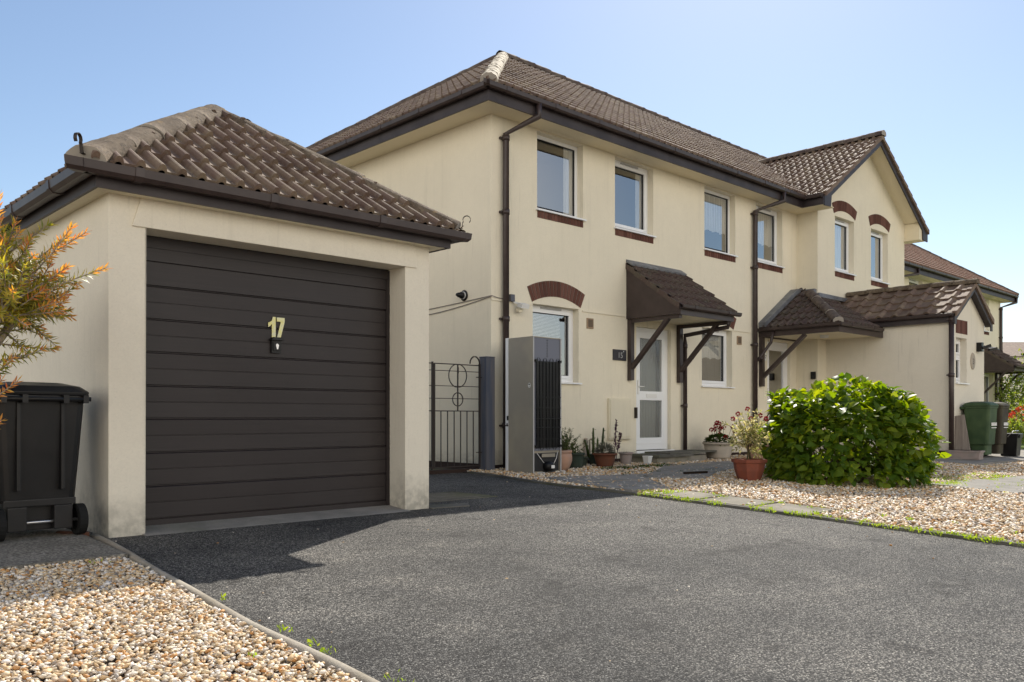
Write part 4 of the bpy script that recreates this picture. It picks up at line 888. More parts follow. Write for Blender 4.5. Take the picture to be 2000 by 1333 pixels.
ex = fx1+.45; ey = F2-.46
tiles('roof_slope', (20.97, ey, TZ), (1, 0, 0), (0, cp, sp_), ex-20.97, TT/cp, 'tile_new', FT, clips=[((ex, ey, 0), (sq, sq, 0))])
tiles('roof_slope', (ex, ey, TZ), (0, 1, 0), (-cp, 0, sp_), 2*TT, TT/cp, 'tile_new', FT, clips=[((ex, ey, 0), (-sq, -sq, 0)), ((ex, ey+2*TT, 0), (-sq, sq, 0))])
s = MB(); s.face([(20.97, ey+2*TT, TZ), (ex, ey+2*TT, TZ), (ex-TT, ey+TT, TZ+TT*.676), (20.97, ey+TT, TZ+TT*.676)]); s.build('roof_slope', 'tile_new', FT)
ridge('hip_ridge', (ex-.05, ey+.05, TZ+.04), (ex-TT, ey+TT, TZ+TT*.676), .11, 'ridge_dark', FT)
ridge('ridge', (20.97, ey+TT, TZ+TT*.676+.01), (ex-TT, ey+TT, TZ+TT*.676+.01), .11, 'ridge_dark', FT)
gutter('gutter', (20.97, F2-.39, 4.43), (fx1+.39, F2-.39, 4.43), (0, -1, 0), FT)
downpipe([(fx1+.35, F2-.43, 4.37), (fx1+.35, F2-.43, 4.2), (fx1-.12, F2-.06, 4.0), (fx1-.12, F2-.06, -.7)], FT, .05)
downpipe([(25.9, F2-.43, 4.37), (25.9, F2-.43, 4.2), (24.9, F2-.08, 4.0), (24.9, F2-.06, -.7)], FT, .045)
canopy(32.5, 34.1, F2, 2.45, 1.05, 1.75, 1.60, par=FT)

# ---------------------------------------------------------------- distant house (turned to face us)
def ppx(px, d, z=0.):
    a = (px-1000)/1670; c, s_ = math.cos(R(46.42)), math.sin(R(46.42)); return Vector((d*(c+a*s_), d*(s_-a*c), z))
D0 = ppx(1940, 62, -.8); DH = thing('distant_house', D0, 'pale distant house with flat grey roof slope and white window behind the shrubs', 'house', rot=R(46.42-90))
s = MB(); s.box(0, 14, 0, 7, 0, 5.25)
s.build('wall', 'cream2', DH, rel=False)
s = MB(); s.prism([(-.3, 5.2), (3.5, 6.55), (7.3, 5.2)], -.3, 14.3, 0, 'x'); s.build('roof', 'tile', DH, rel=False)
s = MB(); s.box(1.4, 2.2, 3.1, 3.9, 6.1, 7.0) ; s.box(1.5, 2.1, 3.2, 3.8, 6.9, 7.15); s.build('chimney', 'brick', DH, rel=False)
s = MB(); s.box(1.2, 3.2, -.05, .05, 3.3, 4.55)
Wd = s.build('window', 'upvc', DH, rel=False); s = MB(); s.box(1.28, 2.15, -.07, -.051, 3.38, 3.9); s.box(1.28, 2.15, -.07, -.051, 3.98, 4.47); s.box(2.25, 3.12, -.07, -.051, 3.38, 3.9); s.box(2.25, 3.12, -.07, -.051, 3.98, 4.47); s.build('pane', M['glass'] if False else 'fridge_back', Wd, rel=False)

# ================================================================ OBJECTS
def wheelie(name, loc, rot, label, body_m, group, w_=.56, d_=.62, h=1.06, marks=False):
    """back (handle and wheels) faces local -Y"""
    t = thing(name, loc, label, 'wheelie bin', group, rot)
    s = MB(); n = 6; zs = [.05, .235, .245, .62, .86, .93]; sc = [.66, .68, .84, .93, .985, 1.0]
    def ring(z, k, m_=.05):
        z = z*h/1.06; hw, hd = w_/2*k, d_/2*k; r_ = m_; P = []
        for cx, cy, a0 in ((hw-r_, -hd+r_, -90), (hw-r_, hd-r_, 0), (-hw+r_, hd-r_, 90), (-hw+r_, -hd+r_, 180)):
            for q in range(4): an = R(a0+q*30); P.append((cx+r_*math.cos(an), cy+r_*math.sin(an), z))
        return P
    rings = [ring(z, k) for z, k in zip(zs, sc)]+[ring(.931, 1.05), ring(.965, 1.05)]
    for r_ in rings: s.v += r_
    m_ = 16
    for k in range(len(rings)-1):
        for j in range(m_): s.f.append((k*m_+j, k*m_+(j+1) % m_, (k+1)*m_+(j+1) % m_, (k+1)*m_+j)); s.m.append(0)
    s.f.append(tuple(range(m_))[::-1]); s.f.append(tuple(range((len(rings)-1)*m_, len(rings)*m_))); s.m += [0, 0]
    hw = w_/2
    # ribs on the wheel side, axle housing
    for x in (-hw*.52, hw*.45): s.box(x-.012, x+.012, -d_/2-.012, -d_/2+.09, .30, .85)
    s.box(-hw*.72, -hw*.30, -d_/2*.90, -d_/2*.6, .05, .20); s.box(hw*.30, hw*.72, -d_/2*.90, -d_/2*.6, .05, .20); s.box(-hw*.80, hw*.80, -d_/2*.88, -d_/2*.5, .20, .245)
    B = s.build('body', body_m, t, rel=False, bevel=.006)
    s = MB(); L = [ring(.968, 1.08), ring(.99, 1.09), ring(1.03, .96, .08), ring(1.055, .66, .1), ring(1.06, .3, .05)]
    for r_ in L: s.v += r_
    for k in range(len(L)-1):
        for j in range(m_): s.f.append((k*m_+j, k*m_+(j+1) % m_, (k+1)*m_+(j+1) % m_, (k+1)*m_+j)); s.m.append(0)
    s.f.append(tuple(range(m_))[::-1]); s.f.append(tuple(range((len(L)-1)*m_, len(L)*m_))); s.m += [0, 0]
    s.build('lid', body_m, t, rel=False, bevel=.004)
    s = MB(); hz_ = .94*h/1.06; s.tube([(-hw*1.02, -d_/2-.055, hz_), (hw*1.02, -d_/2-.055, hz_)], .015, 10)
    for x in (-hw*.9, -hw*.45, hw*.45, hw*.9): s.box(x-.016, x+.016, -d_/2-.07, -d_/2+.02, hz_-.025, hz_+.025)
    s.build('handle', body_m, t, rel=False)
    s = MB(); s.tube([(-hw*.90, -d_/2*.80, .10), (hw*.90, -d_/2*.80, .10)], .010, 10); s.build('axle', 'steel', t, rel=False)
    for sg in (-1, 1):
        s = MB(); x = sg*hw*.90; yc, zc = -d_/2*.80, .10
        def disc(r0, r1, xa, xb, mm): 
            pts = []; s2 = s; n_ = 24; i0 = len(s2.v)
            for (r_, xx) in ((r0, xa), (r1, xa), (r1, xb), (r0, xb)):
                for j in range(n_): an = 2*math.pi*j/n_; s2.v.append((xx, yc+r_*math.cos(an), zc+r_*math.sin(an)))
            for k in range(4):
                for j in range(n_): a_ = i0+k*n_+j; b_2 = i0+k*n_+(j+1) % n_; c_ = i0+((k+1) % 4)*n_; s2.f.append((a_, b_2, c_+(j+1) % n_, c_+j)); s2.m.append(mm)
        disc(.070, .100, x-.024, x+.024, 0); disc(.012, .069, x-.012, x+.012, 1)
        s.build('wheel', ['tyre', 'black'], t, rel=False)
    if marks:
        s = MB()
        for k in range(6): s.box(-.17+k*.05, -.135+k*.05, d_/2*.965+.002, d_/2*.965+.008, .60, .66)
        s.box(-.17, .10, d_/2*.95+.002, d_/2*.95+.008, .555, .57); s.build('marking', 'white', t, rel=False)
    return t
wheelie('wheelie_bin', (1.535, 6.14, gz(0, 6)+.05), R(3), 'black wheelie bin whose wheels face us, beside the garage wall', 'black', 'black bins beside the garage', .52, .56, .98)
wheelie('wheelie_bin', (.86, 6.42, gz(0, 6.4)+.05), R(-4), 'black wheelie bin cut off by the left edge, behind the orange tipped shrub', 'black', 'black bins beside the garage', .52, .56, .98)
wheelie('wheelie_bin', (17.74, 5.66, gz(0, 5.7)+.05), R(180), 'green wheelie bin with white markings at the corner of the porch', 'green_bin', 'bins in front of the porch', .50, .46, marks=True)
wheelie('wheelie_bin', (18.36, 5.64, gz(0, 5.7)+.05), R(182), 'dark brown wheelie bin just beyond the green bin by the porch', pot((.05, .042, .03), (.07, .065, .04)), 'bins in front of the porch', .50, .46, marks=True)
t = thing('food_caddy', (18.95, 5.50, gz(0, 5.5)+.05), 'small dark food waste caddy standing past the wheelie bins', 'bin')
s = MB(); s.box(-.15, .15, -.17, .17, 0, .40, 0, None, .82); s.build('body', 'black', t, rel=False, bevel=.01); s = MB(); s.box(-.165, .165, -.185, .185, .402, .45); s.box(-.1, .1, -.2, -.186, .36, .44); s.build('lid', 'black', t, rel=False, bevel=.01)
s = MB(); s.tube([(-.17, 0, .38), (-.15, -.1, .5), (.15, -.1, .5), (.17, 0, .38)], .009, 6); s.build('handle', 'steel', t, rel=False)
# small recycling trough planter
t = thing('trough_planter', (16.80, 5.62, gz(0, 5.6)+.05), 'low weathered pink brown trough planter below the porch downpipe', 'planter')
s = MB(); s.box(-.11, .11, -.28, .28, 0, .13, 0, None, .94); s.box(-.125, .125, -.295, .295, .131, .16); s.box(-.115, .115, -.27, .27, -.0, .02)
for k in (-.2, .2): s.box(-.118, -.108, k-.03, k+.03, .03, .12)
s.build('trough', 'grey_pot', t, rel=False); s = MB(); s.box(-.1, .1, -.26, .26, .10, .165); s.build('soil', 'soil', t, rel=False)
s = MB(); s.beam((17.22, 5.80, -.76), (17.24, 5.93, .02), .30, .02, 0, (1, 0, 0)); tag(s.build('timber_board', 'timber'), 'grey timber board leaning on the porch wall behind the green bin', 'board')

# fridge
FR = thing('fridge_freezer', (7.88, 7.88, gz(8, 7.9)+.03), 'tall grey fridge freezer standing outdoors with its black coil back towards the drive', 'fridge')
s = MB(); w_, d_, h = .53, .47, 1.80
s.box(0, w_, .02, d_, .0, h); s.box(0, .012, 0, .02, 0, h); s.box(w_-.012, w_, 0, .02, 0, h); s.box(.012, w_-.012, 0, .02, h-.012, h); s.box(.012, w_-.012, 0.0, .02, 0, .012)
s.build('cabinet', 'fridge', FR, rel=False, bevel=.003)
s = MB(); s.box(-.003, .016, -.004, .0, 0, h); s.box(w_-.016, w_+.003, -.004, .0, 0, h); s.box(.016, w_-.016, -.004, .0, 0, .02); s.build('edge_trim', 'grey_strip', FR, rel=False)
s = MB(); s.box(0, w_, d_+.008, d_+.06, .0, .62); s.box(0, w_, d_+.008, d_+.06, .635, h+.006); s.box(.004, w_-.004, d_+.0005, d_+.0075, .01, h-.005); s.build('door', 'upvc', FR, rel=False, bevel=.006)
s = MB(); s.box(.013, w_-.013, .008, .0195, .30, h-.013); s.build('back_panel', 'fridge_back', FR, rel=False)
s = MB(); pts = []; n = 8; z0_, z1_ = .33, 1.50
for k in range(n):
    x = .05+k*(w_-.10)/(n-1); u = [z0_, z1_] if k % 2 == 0 else [z1_, z0_]
    pts += [(x, -.018, u[0]), (x, -.018, u[1])]
    if k < n-1:
        x2 = x+(w_-.10)/(n-1); e = .03 if k % 2 == 0 else -.03
        pts.append(((x+x2)/2, -.018, u[1]+e))
s.tube(pts, .006, 6)
for k in range(34): z = .34+k*.034; s.box(.03, w_-.03, -.026, -.023, z, z+.004)
for z in (.45, .60, .72, .86, 1.0): s.box(.03, w_-.03, -.028, -.0235, z, z+.012)
for z in (.345, 1.47): s.box(.018, .06, -.03, .012, z, z+.03); s.box(w_-.06, w_-.018, -.03, .012, z, z+.03)
s.box(.05, w_-.05, -.010, -.006, .34, 1.48)
s.build('coil', 'black', FR, rel=False)
s = MB(); s.box(.03, w_-.03, .015, .0195, .03, .27); s.build('compressor_bay', 'rubber', FR, rel=False)
s = MB(); s.lathe([(0, 0), (.07, .01), (.085, .05), (.08, .09), (.05, .12), (0, .125)], (.28, -.0, .035), 16); s.box(.2, .36, -.06, .05, .02, .034); s.tube([(.06, -.01, .27), (.18, -.02, .14)], .004, 6, 1); s.tube([(.35, -.02, .1), (.42, -.02, .2), (.45, -.01, .28)], .004, 6, 1); s.box(.25, .31, -.093, -.086, .07, .11, 1); s.box(.15, .40, -.015, -.005, .215, .26, 2); s.build('compressor', ['black', 'white', 'fridge'], FR, rel=False)
s = MB(); n_ = 20; s.v += [(-.0015, .07+.026*math.cos(2*math.pi*j/n_), 1.16+.032*math.sin(2*math.pi*j/n_)) for j in range(n_)]; s.f.append(tuple(range(n_))); s.m.append(0)
s.box(-.0025, -.0018, .055, .085, 1.165, 1.180, 1); s.box(-.0025, -.0018, .06, .08, 1.145, 1.15, 1); s.build('sticker', ['white', 'rubber'], FR, rel=False)
s = MB()
for k in range(7): z = 1.75-k*.035; s.box(.262, .272, .004, .0075, z, z+.016); s.box(.272, .282, .004, .0075, z+(.0 if k % 2 else .01), z+(.006 if k % 2 else .016))
s.build('printed_marking', 'rubber', FR, rel=False)
s = MB(); s.box(-.004, .0, d_-.0, d_+.03, .70, .76); s.box(-.012, -.004, d_+.01, d_+.025, .62, .66); s.build('hinge', 'black', FR, rel=False)

# gate, fence panel, post
def gatepanel(name, x0, x1, y, z0, z1, label, cat, circles=True, hinge=False):
    t = thing(name, (x0, y, gz(0, y)), label, cat); s = MB(); zm = .08
    def bar(a, b, w_=.010): s.beam(a, b, w_, w_*1.0)
    fr = MB(); s = fr
    bar((x0, y, z0), (x0, y, z1), .022); bar((x1, y, z0-.02), (x1, y, z1+.02), .022)
    for z in (z1, zm): bar((x0, y, z), (x1, y, z), .013)
    bar((x0, y, z0+.01), (x1, y, z0+.01), .014)
    for z in (zm+.33, zm+.165, zm+.53): bar((x0, y, z), (x1, y, z), .009)
    fr.build('frame', 'iron', t)
    s = MB(); n = 7
    for k in range(1, n): x = x0+(x1-x0)*k/n; s.beam((x, y, z0), (x, y, zm), .011, .011)
    s.build('bars', 'iron', t)
    if circles:
        s = MB(); xm = (x0+x1)/2
        for r_, zc in ((.155, zm+.47), (.088, zm+.155)):
            pts = [(xm+r_*math.cos(a), y-.008, zc+r_*math.sin(a)) for a in np.linspace(0, 2*math.pi, 33)]; s.tube(pts, .007, 6, cap=False)
        s.beam((xm, y-.008, zm), (xm, y-.008, z1), .014, .014); s.beam((xm-.005, y-.02, zm+.5), (xm-.005, y-.02, zm+.58), .02, .01); s.build('scrollwork', 'iron', t)
    if hinge:
        s = MB(); pts = [(x1-.17+.085-.085*math.cos(a), y, z1+.02+.10*math.sin(a)) for a in np.linspace(0, math.pi, 14)]; s.tube(pts, .010, 6); s.build('hoop', 'iron', t)
        s = MB(); 
        for z in (z1-.16, z0+.19): s.beam((x1-.07, y-.012, z), (x1+.05, y-.012, z), .012, .012)
        s.build('hinge', 'iron', t)
    return t
gatepanel('iron_gate', 6.93, 7.715, 8.75, -.67, .70, 'brown wrought iron side gate with two rings between garage and house', 'gate', True, True)
gatepanel('iron_fence_panel', 4.75, 6.90, 8.75, -.67, .70, 'plain wrought iron bars left of the gate, mostly behind the garage', 'fence', False)
s = MB(); s.box(7.745, 7.90, 8.64, 8.79, gz(0, 8.7)-.1, .81); s.box(7.742, 7.903, 8.637, 8.793, .811, .825); tag(s.build('gate_post', 'post_blue', bevel=.006), 'square grey blue timber gate post at the house corner', 'post')
# brick edging under the gate
s = MB(); s.box(4.75, 7.74, 8.80, 8.92, -.85, -.70); kind(s.build('path', 'plinth'), 'structure')

# wall lights, cables, signs
t = thing('wall_light', (8.0, 9.40, 1.75), 'black dome ended wall light on the side wall above the cables', 'wall light')
s = MB(); prof = [(0, 0), (.075, 0), (.08, .012), (.07, .022), (.0, .022)]
i0 = 0
def latheX(s, prof, c, n=20, m=0, sg=-1):
    i0 = len(s.v)
    for r_, x in prof:
        for j in range(n): a = 2*math.pi*j/n; s.v.append((c[0]+sg*x, c[1]+r_*math.cos(a), c[2]+r_*math.sin(a)))
    for k in range(len(prof)-1):
        for j in range(n): a = i0+k*n+j; b = i0+k*n+(j+1) % n; s.f.append((a, b, b+n, a+n)); s.m.append(m); s.smooth.add(len(s.f)-1)
latheX(s, prof, (8.0, 9.40, 1.75)); s.build('base', 'black', t)
s = MB(); latheX(s, [(0, .022), (.055, .022), (.055, .035), (0, .035)], (8.0, 9.40, 1.75)); s.build('ring', 'white', t)
s = MB(); latheX(s, [(0, .035), (.05, .036), (.047, .075), (.035, .08), (.034, .12), (.022, .125), (.02, .15), (0, .152)], (8.0, 9.40, 1.75)); s.build('head', 'black', t)
for k, (za, zb_, sag) in enumerate(((1.60, 1.69, .02), (1.54, 1.68, .09))):
    s = MB(); pts = [(7.985, 11.2+(8.80-11.2)*t, za+(zb_-za)*t-sag*math.sin(math.pi*min(1, t))*.6) for t in np.linspace(0, 1, 24)]
    if k == 0: pts += [(7.99, 8.80, 1.69), (8.1, 8.815, 1.675), (8.33, 8.81, 1.655)]
    s.tube(pts, .0055, 6); tag(s.build('cable', 'timber'), ['upper brown cable along the side wall of the house, ending at the grey junction box', 'lower sagging brown cable along the side wall of the house'][k], 'cable', 'cables on the side wall')
t = thing('security_light', (8.40, 8.83, 1.65), 'grey box with white floodlight and sensor beside the corner downpipe', 'security light')
s = MB(); s.box(8.325, 8.405, 8.77, 8.83, 1.64, 1.74); s.build('junction_box', 'post_blue', t, bevel=.004)
s = MB(); s.beam((8.40, 8.80, 1.64), (8.47, 8.72, 1.60), .03, .03); T = Matrix.Translation((8.50, 8.70, 1.585)) @ Matrix.Rotation(R(20), 4, 'X'); s.box(-.075, .075, -.05, .05, -.03, .03, 0, T); s.build('floodlight', 'white', t, bevel=.004)
s = MB(); s.box(8.44, 8.52, 8.73, 8.79, 1.50, 1.545); s.lathe([(0, -.02), (.025, -.015), (.03, 0), (.03, .02)], (8.47, 8.75, 1.50), 12); s.build('sensor', 'cream_trim', t)
t = thing('security_light', (18.45, PY, 1.37), 'black twin headed security light on the porch gable above the bins', 'security light')
s = MB(); s.box(18.40, 18.52, PY-.10, PY, 1.30, 1.48); s.build('housing', 'black', t, bevel=.006)
s = MB(); s.beam((18.46, PY-.10, 1.37), (18.50, PY-.24, 1.42), .07, .05); s.beam((18.5, PY-.2, 1.33), (18.62, PY-.30, 1.36), .07, .05); s.build('lamp_head', 'black', t)
t = thing('house_sign', (10.80, FY, 1.01), 'small dark slate number plaque left of the front door canopy', 'sign')
s = MB(); s.box(10.63, 10.96, FY-.02, FY-.001, .915, 1.09); s.build('plaque', 'slate', t, bevel=.003)
def text(body, size, loc, rot, m, parent, nm='lettering', ext=.001):
    cu = bpy.data.curves.new(nm, 'FONT'); cu.body = body; cu.size = size; cu.extrude = ext; cu.align_x = 'CENTER'
    o = bpy.data.objects.new(nm, cu); COL.objects.link(o); me = bpy.data.meshes.new_from_object(o); COL.objects.unlink(o); bpy.data.objects.remove(o)
    o = bpy.data.objects.new(nm, me); COL.objects.link(o); me.materials.append(M[m]); o.rotation_euler = rot
    o.parent = parent; o.location = Vector(loc)-parent.location; return o
text('15', .13, (10.80, FY-.0225, .955), (R(90), 0, 0), 'grey_strip', t)
s = MB(); s.lathe([(0, -.004), (.012, -.003), (.012, 0)], (0, 0, 0), 10)
s = MB(); latheY = None
T = Matrix.Translation((10.885, FY-.022, 1.063)) @ Matrix.Rotation(R(90), 4, 'X'); i0 = len(s.v); s.v += [tuple(T @ Vector((.011*math.cos(a), .011*math.sin(a), 0))) for a in np.linspace(0, 5.9, 12)]; s.f.append(tuple(range(12))); s.m.append(0); s.build('screw_cap', 'steel', t)
t = thing('house_sign', (18.15, PY, 1.13), 'oval stone plaque on the porch gable below the twin light', 'sign')
s = MB(); i0 = 0
for yy, k in ((PY-.001, 1.0), (PY-.016, 1.0), (PY-.022, .9)):
    s.v += [(18.18+.12*k*math.cos(a), yy, 1.10+.165*k*math.sin(a)) for a in np.linspace(0, 2*math.pi, 25)[:-1]]
for k in range(2):
    for j in range(24): s.f.append((k*24+j, k*24+(j+1) % 24, (k+1)*24+(j+1) % 24, (k+1)*24+j)); s.m.append(0)
s.f.append(tuple(range(48, 72))); s.m.append(0); s.build('plaque', 'stone_pot', t)
text('3', .16, (18.18, PY-.0235, 1.04), (R(90), 0, 0), 'iron', t)
t = thing('house_sign', (15.34, FY, 1.2), 'tiny white number tile beside the half hidden second door', 'sign')
s = MB(); s.box(15.30, 15.38, FY-.012, FY-.001, 1.12, 1.28); s.build('plaque', 'white', t); text('7', .10, (15.34, FY-.0135, 1.16), (R(90), 0, 0), 'rubber', t)
t = thing('key_safe', (WX0-.001, 8.45, .86), 'small black key safe on the corner of the gabled wing above the bush', 'key safe')  # key safe fixed to the wing corner
s = MB(); s.box(WX0-.05, WX0-.001, 8.40, 8.50, .78, .93); s.build('case', 'black', t, bevel=.012)
s = MB(); s.box(WX0-.056, WX0-.0505, 8.425, 8.475, .80, .85); s.build('cover', 'rubber', t)
# boot-scraper / small bell near front door
s = MB(); s.box(11.185, 11.215, FY-.05, FY-.001, -.02, .16); tag(s.build('door_bell', 'iron', bevel=.005), 'small dark metal bell plate on the wall left of the front door', 'door bell')

# door step
st = thing('door_step', (11.8, 8.45, gz(0, 8.45)), 'two tier concrete doorstep of slabs on blocks below the white front door', 'doorstep')
s = MB(); s.box(11.02, 11.85, 8.24, 8.80, -.80, -.645); s.box(11.95, 12.55, 8.34, 8.80, -.80, -.645); s.build('block', 'slab', st, bevel=.008)
s = MB(); s.box(10.98, 11.95, 8.18, 8.81, -.644, -.60); s.box(11.4, 12.75, 8.26, 8.815, -.599, -.575); s.build('slab', 'conc_dark', st, bevel=.006)

# ---------------------------------------------------------------- plants
def leaf_shape(L, Wd, fold=.25, curl=.2, nseg=3, pointed=True):
    """returns verts (list of (x,y,z)), faces; leaf along +Y"""
    V = []; F = []
    for k in range(nseg+1):
        t = k/nseg; w_ = Wd/2*math.sin(math.pi*(.08+.86*t**.85)) if k < nseg else .02*Wd
        z = -curl*L*t*t
        V += [(-w_, L*t, z+fold*w_), (0, L*t, z), (w_, L*t, z+fold*w_)]
    for k in range(nseg):
        a = k*3; F += [(a, a+1, a+4, a+3), (a+1, a+2, a+5, a+4)]
    return V, F
def add_leaf(s, shp, pos, d, up, sc=1, m=0):
    V, F = shp; y = Vector(d).normalized(); x = y.cross(Vector(up));
    if x.length < 1e-3: x = Vector((1, 0, 0))
    x.normalize(); z = x.cross(y); i = len(s.v); p = Vector(pos)
    for a, b, c in V: s.v.append(tuple(p+(x*a+y*b+z*c)*sc))
    for f_ in F: s.f.append(tuple(i+k for k in f_)); s.m.append(m); s.smooth.add(len(s.f)-1)
def sph():
    z = random.uniform(-1, 1); a = random.uniform(0, 2*math.pi); r_ = math.sqrt(1-z*z); return Vector((r_*math.cos(a), r_*math.sin(a), z))
def bushmesh(c, rx, ry, rz, n, L, Wd, m, name, parent, lump=.12, zmin=0., rot=0, core=True, freq=3.1, spread=.5, shell=.35, squ=1.0, rel=True):
    """leafy crown: leaves set through the outer shell of a lumpy dome, plus sprigs"""
    c = Vector(c); s = MB(); shp = [leaf_shape(L, Wd, .3, k, 3) for k in (.15, .35, .55)]
    ph = [random.uniform(0, 6) for _ in range(6)]
    cr, sr = math.cos(rot), math.sin(rot)
    n_done = 0
    while n_done < n:
        d = sph()
        if d.z < -.35: continue
        lm = 1+lump*(math.sin(freq*d.x*2+ph[0])*math.cos(freq*d.y*2+ph[1])+.6*math.sin(freq*3*d.z+ph[2]+d.x*4))+random.uniform(-.04, .04)
        q = random.random()**1.8; k = (1-shell*q)*lm
        e = squ; dx, dy, dz_ = [math.copysign(abs(t)**e, t) for t in d]
        px_, py_ = dx*rx*k, dy*ry*k; P = c+Vector((px_*cr-py_*sr, px_*sr+py_*cr, max(zmin, dz_*rz*k)))
        out = Vector((d.x*cr-d.y*sr, d.x*sr+d.y*cr, d.z*.8+.25)).normalized()
        ld = (out*.7+sph()*spread+Vector((0, 0, -.05))).normalized()
        add_leaf(s, random.choice(shp), P, ld, (out+Vector((0, 0, .8))+sph()*.35).normalized(), random.uniform(.6, 1.15)); n_done += 1
    return s.build(name, m, parent, rel=rel)
# hydrangea
HB = (10.63, 5.00); hz = gz(*HB)
t = thing('hydrangea_bush', (HB[0], HB[1], hz), 'large rounded bright green leafy bush growing in the gravel', 'bush')
bushmesh((HB[0], HB[1], hz+.42), (.95), .86, .81, 5600, .118, .094, 'hydrangea', 'foliage', t, lump=.085, zmin=-.36, rot=R(-43.6), squ=.76, shell=.38)
s = MB()
for k in range(46):
    a = random.uniform(0, 6.283); r1 = random.uniform(.4, .85); b0 = (HB[0]+random.uniform(-.35, .35), HB[1]+random.uniform(-.3, .3), hz)
    e = (HB[0]+math.cos(a)*r1, HB[1]+math.sin(a)*r1*.8, hz+random.uniform(.3, 1.0)); mid_ = ((b0[0]*.4+e[0]*.6), (b0[1]*.4+e[1]*.6), hz+.3)
    s.tube([b0, mid_, e], [.009, .007, .004], 5)
s.build('stems', 'stem', t)

# bottlebrush shrub (left edge)
Fw = Vector((math.cos(R(46.42)), math.sin(R(46.42)), 0)); Rt = Vector((math.sin(R(46.42)), -math.cos(R(46.42)), 0))
def SP(r_, d, z): return Rt*r_+Fw*d+Vector((0, 0, z))
b0 = SP(-3.35, 4.85, -.84)
t = thing('bottlebrush_shrub', b0, 'spiky shrub with orange and yellow leaf tips reaching in front of the garage side', 'shrub')
bark = MB(); grn = MB(); org = MB(); coneb = MB()
nl = leaf_shape(.060, .0105, .25, .15, 2); nl2 = leaf_shape(.050, .011, .3, -.1, 2)
def twig(p0, dr, L, r0, tip=.4, dens=1.0, leafy=.15):
    """curved twig with spirally set narrow leaves; returns points"""
    n = max(4, int(L/.05)); p = Vector(p0); d = Vector(dr).normalized(); pts = [p.copy()]; bend = sph()*.10+Vector((0, 0, .06))
    for k in range(n):
        d = (d+bend*.25+sph()*.03).normalized(); p = p+d*(L/n); pts.append(p.copy())
    bark.tube([tuple(q) for q in pts], [r0*(1-.75*k/n)+.0008 for k in range(n+1)], 5)
    nlv = int(L/.0066*dens); ang = random.random()*6
    for k in range(nlv):
        u = leafy+(1-leafy)*k/nlv; i = min(n-1, int(u*n)); f_ = u*n-i; q = pts[i].lerp(pts[i+1], f_); dd = (pts[i+1]-pts[i]).normalized()
        ang += 2.4; x = dd.cross(Vector((.3, .2, 1))).normalized(); y = x.cross(dd); o_ = x*math.cos(ang)+y*math.sin(ang)
        open_ = .85 if u < .85 else .45
        ld = dd*(1-open_*.45)+o_*open_
        if u > 1-tip: add_leaf(org, nl2, q, ld, o_.cross(dd)+sph()*.3, random.uniform(.7, 1.05))
        else: add_leaf(grn, nl, q, ld, dd+sph()*.3, random.uniform(.7, 1.15))
    return pts
bark.tube([b0, SP(-3.32, 4.86, -.45), SP(-3.25, 4.85, -.05), SP(-3.2, 4.85, .15)], [.05, .042, .035, .03], 8)
limbs = []
for (r1, d1, z1, rr) in ((-2.92, 4.80, .56, .02), (-2.78, 4.9, .64, .018), (-2.9, 5.1, .70, .018), (-3.0, 4.7, .75, .02), (-2.72, 4.65, .66, .016), (-3.3, 4.9, .7, .02), (-3.6, 4.8, .6, .018), (-3.4, 5.2, .8, .018), (-3.2, 4.5, .65, .016), (-2.8, 4.85, .84, .016), (-2.95, 4.95, .95, .016)):
    st_ = SP(-3.2, 4.85, .12); e = SP(r1, d1, z1); m1 = st_.lerp(e, .5)+Vector((0, 0, -.04))
    bark.tube([st_, m1, e], [.026, rr, rr*.7], 6); limbs.append((e, (e-st_).normalized(), m1))
for (e, d, m1) in limbs:
    for k in range(22):
        dr = (d*.5+Rt*.0+sph()*.9+Vector((0, 0, .22))).normalized(); L = random.uniform(.16, .38); o_ = e.lerp(m1, random.uniform(0, .55))
        tp = random.choice([0, .08, .2, .35]) if o_.z > .45 else random.choice([0, 0, .1]); twig(o_, dr, L, .006, tp, .9, .25)
def aim(r0, d0, z0, r1, d1, z1, tip, r_=.006, leafy=.2, dens=.9):
    a, b = SP(r0, d0, z0), SP(r1, d1, z1); return twig(a, b-a, (b-a).length, r_, tip, dens, leafy)
# twigs that reach furthest towards the garage
for a in ((-2.95, 4.8, .55, -2.30, 4.78, .86, .12), (-2.95, 4.8, .5, -2.50, 4.7, .62, .25), (-2.9, 4.75, .3, -2.52, 4.65, .34, .1), (-2.9, 4.8, .6, -2.42, 4.85, 1.02, .4), (-2.95, 4.9, .7, -2.50, 4.9, 1.12, .5),
          (-3.0, 4.8, .7, -2.78, 4.8, 1.22, .6), (-2.9, 4.7, .2, -2.62, 4.5, .28, .3), (-3.0, 4.7, .05, -2.72, 4.6, .17, .4), (-2.95, 4.6, -.15, -2.66, 4.5, -.03, .75), (-2.95, 4.6, .0, -2.62, 4.55, .14, .7), (-2.9, 4.8, .62, -2.45, 4.75, .80, .3)): aim(*a)
for a in ((-3.2, 4.8, .0, -2.95, 4.6, -.12), (-3.2, 4.8, .05, -3.0, 4.65, .02)): bark.tube([SP(*a[:3]), SP(*a[3:])], .005, 5)
for (r_, d, z) in ((-2.72, 4.7, .33), (-2.85, 4.72, .9), (-2.8, 4.6, .28)):
    p = SP(r_, d, z)
    for k in range(60): q = p+Rt*random.uniform(-.045, .045)+sph()*.012; coneb.tube([q, q+sph()*.003+Vector((0, 0, .002))], .004, 5)
bark.build('branches', 'bark', t); grn.build('foliage', 'bb_green', t); org.build('young_foliage', 'bb_orange', t); coneb.build('seed_capsules', 'bark', t)

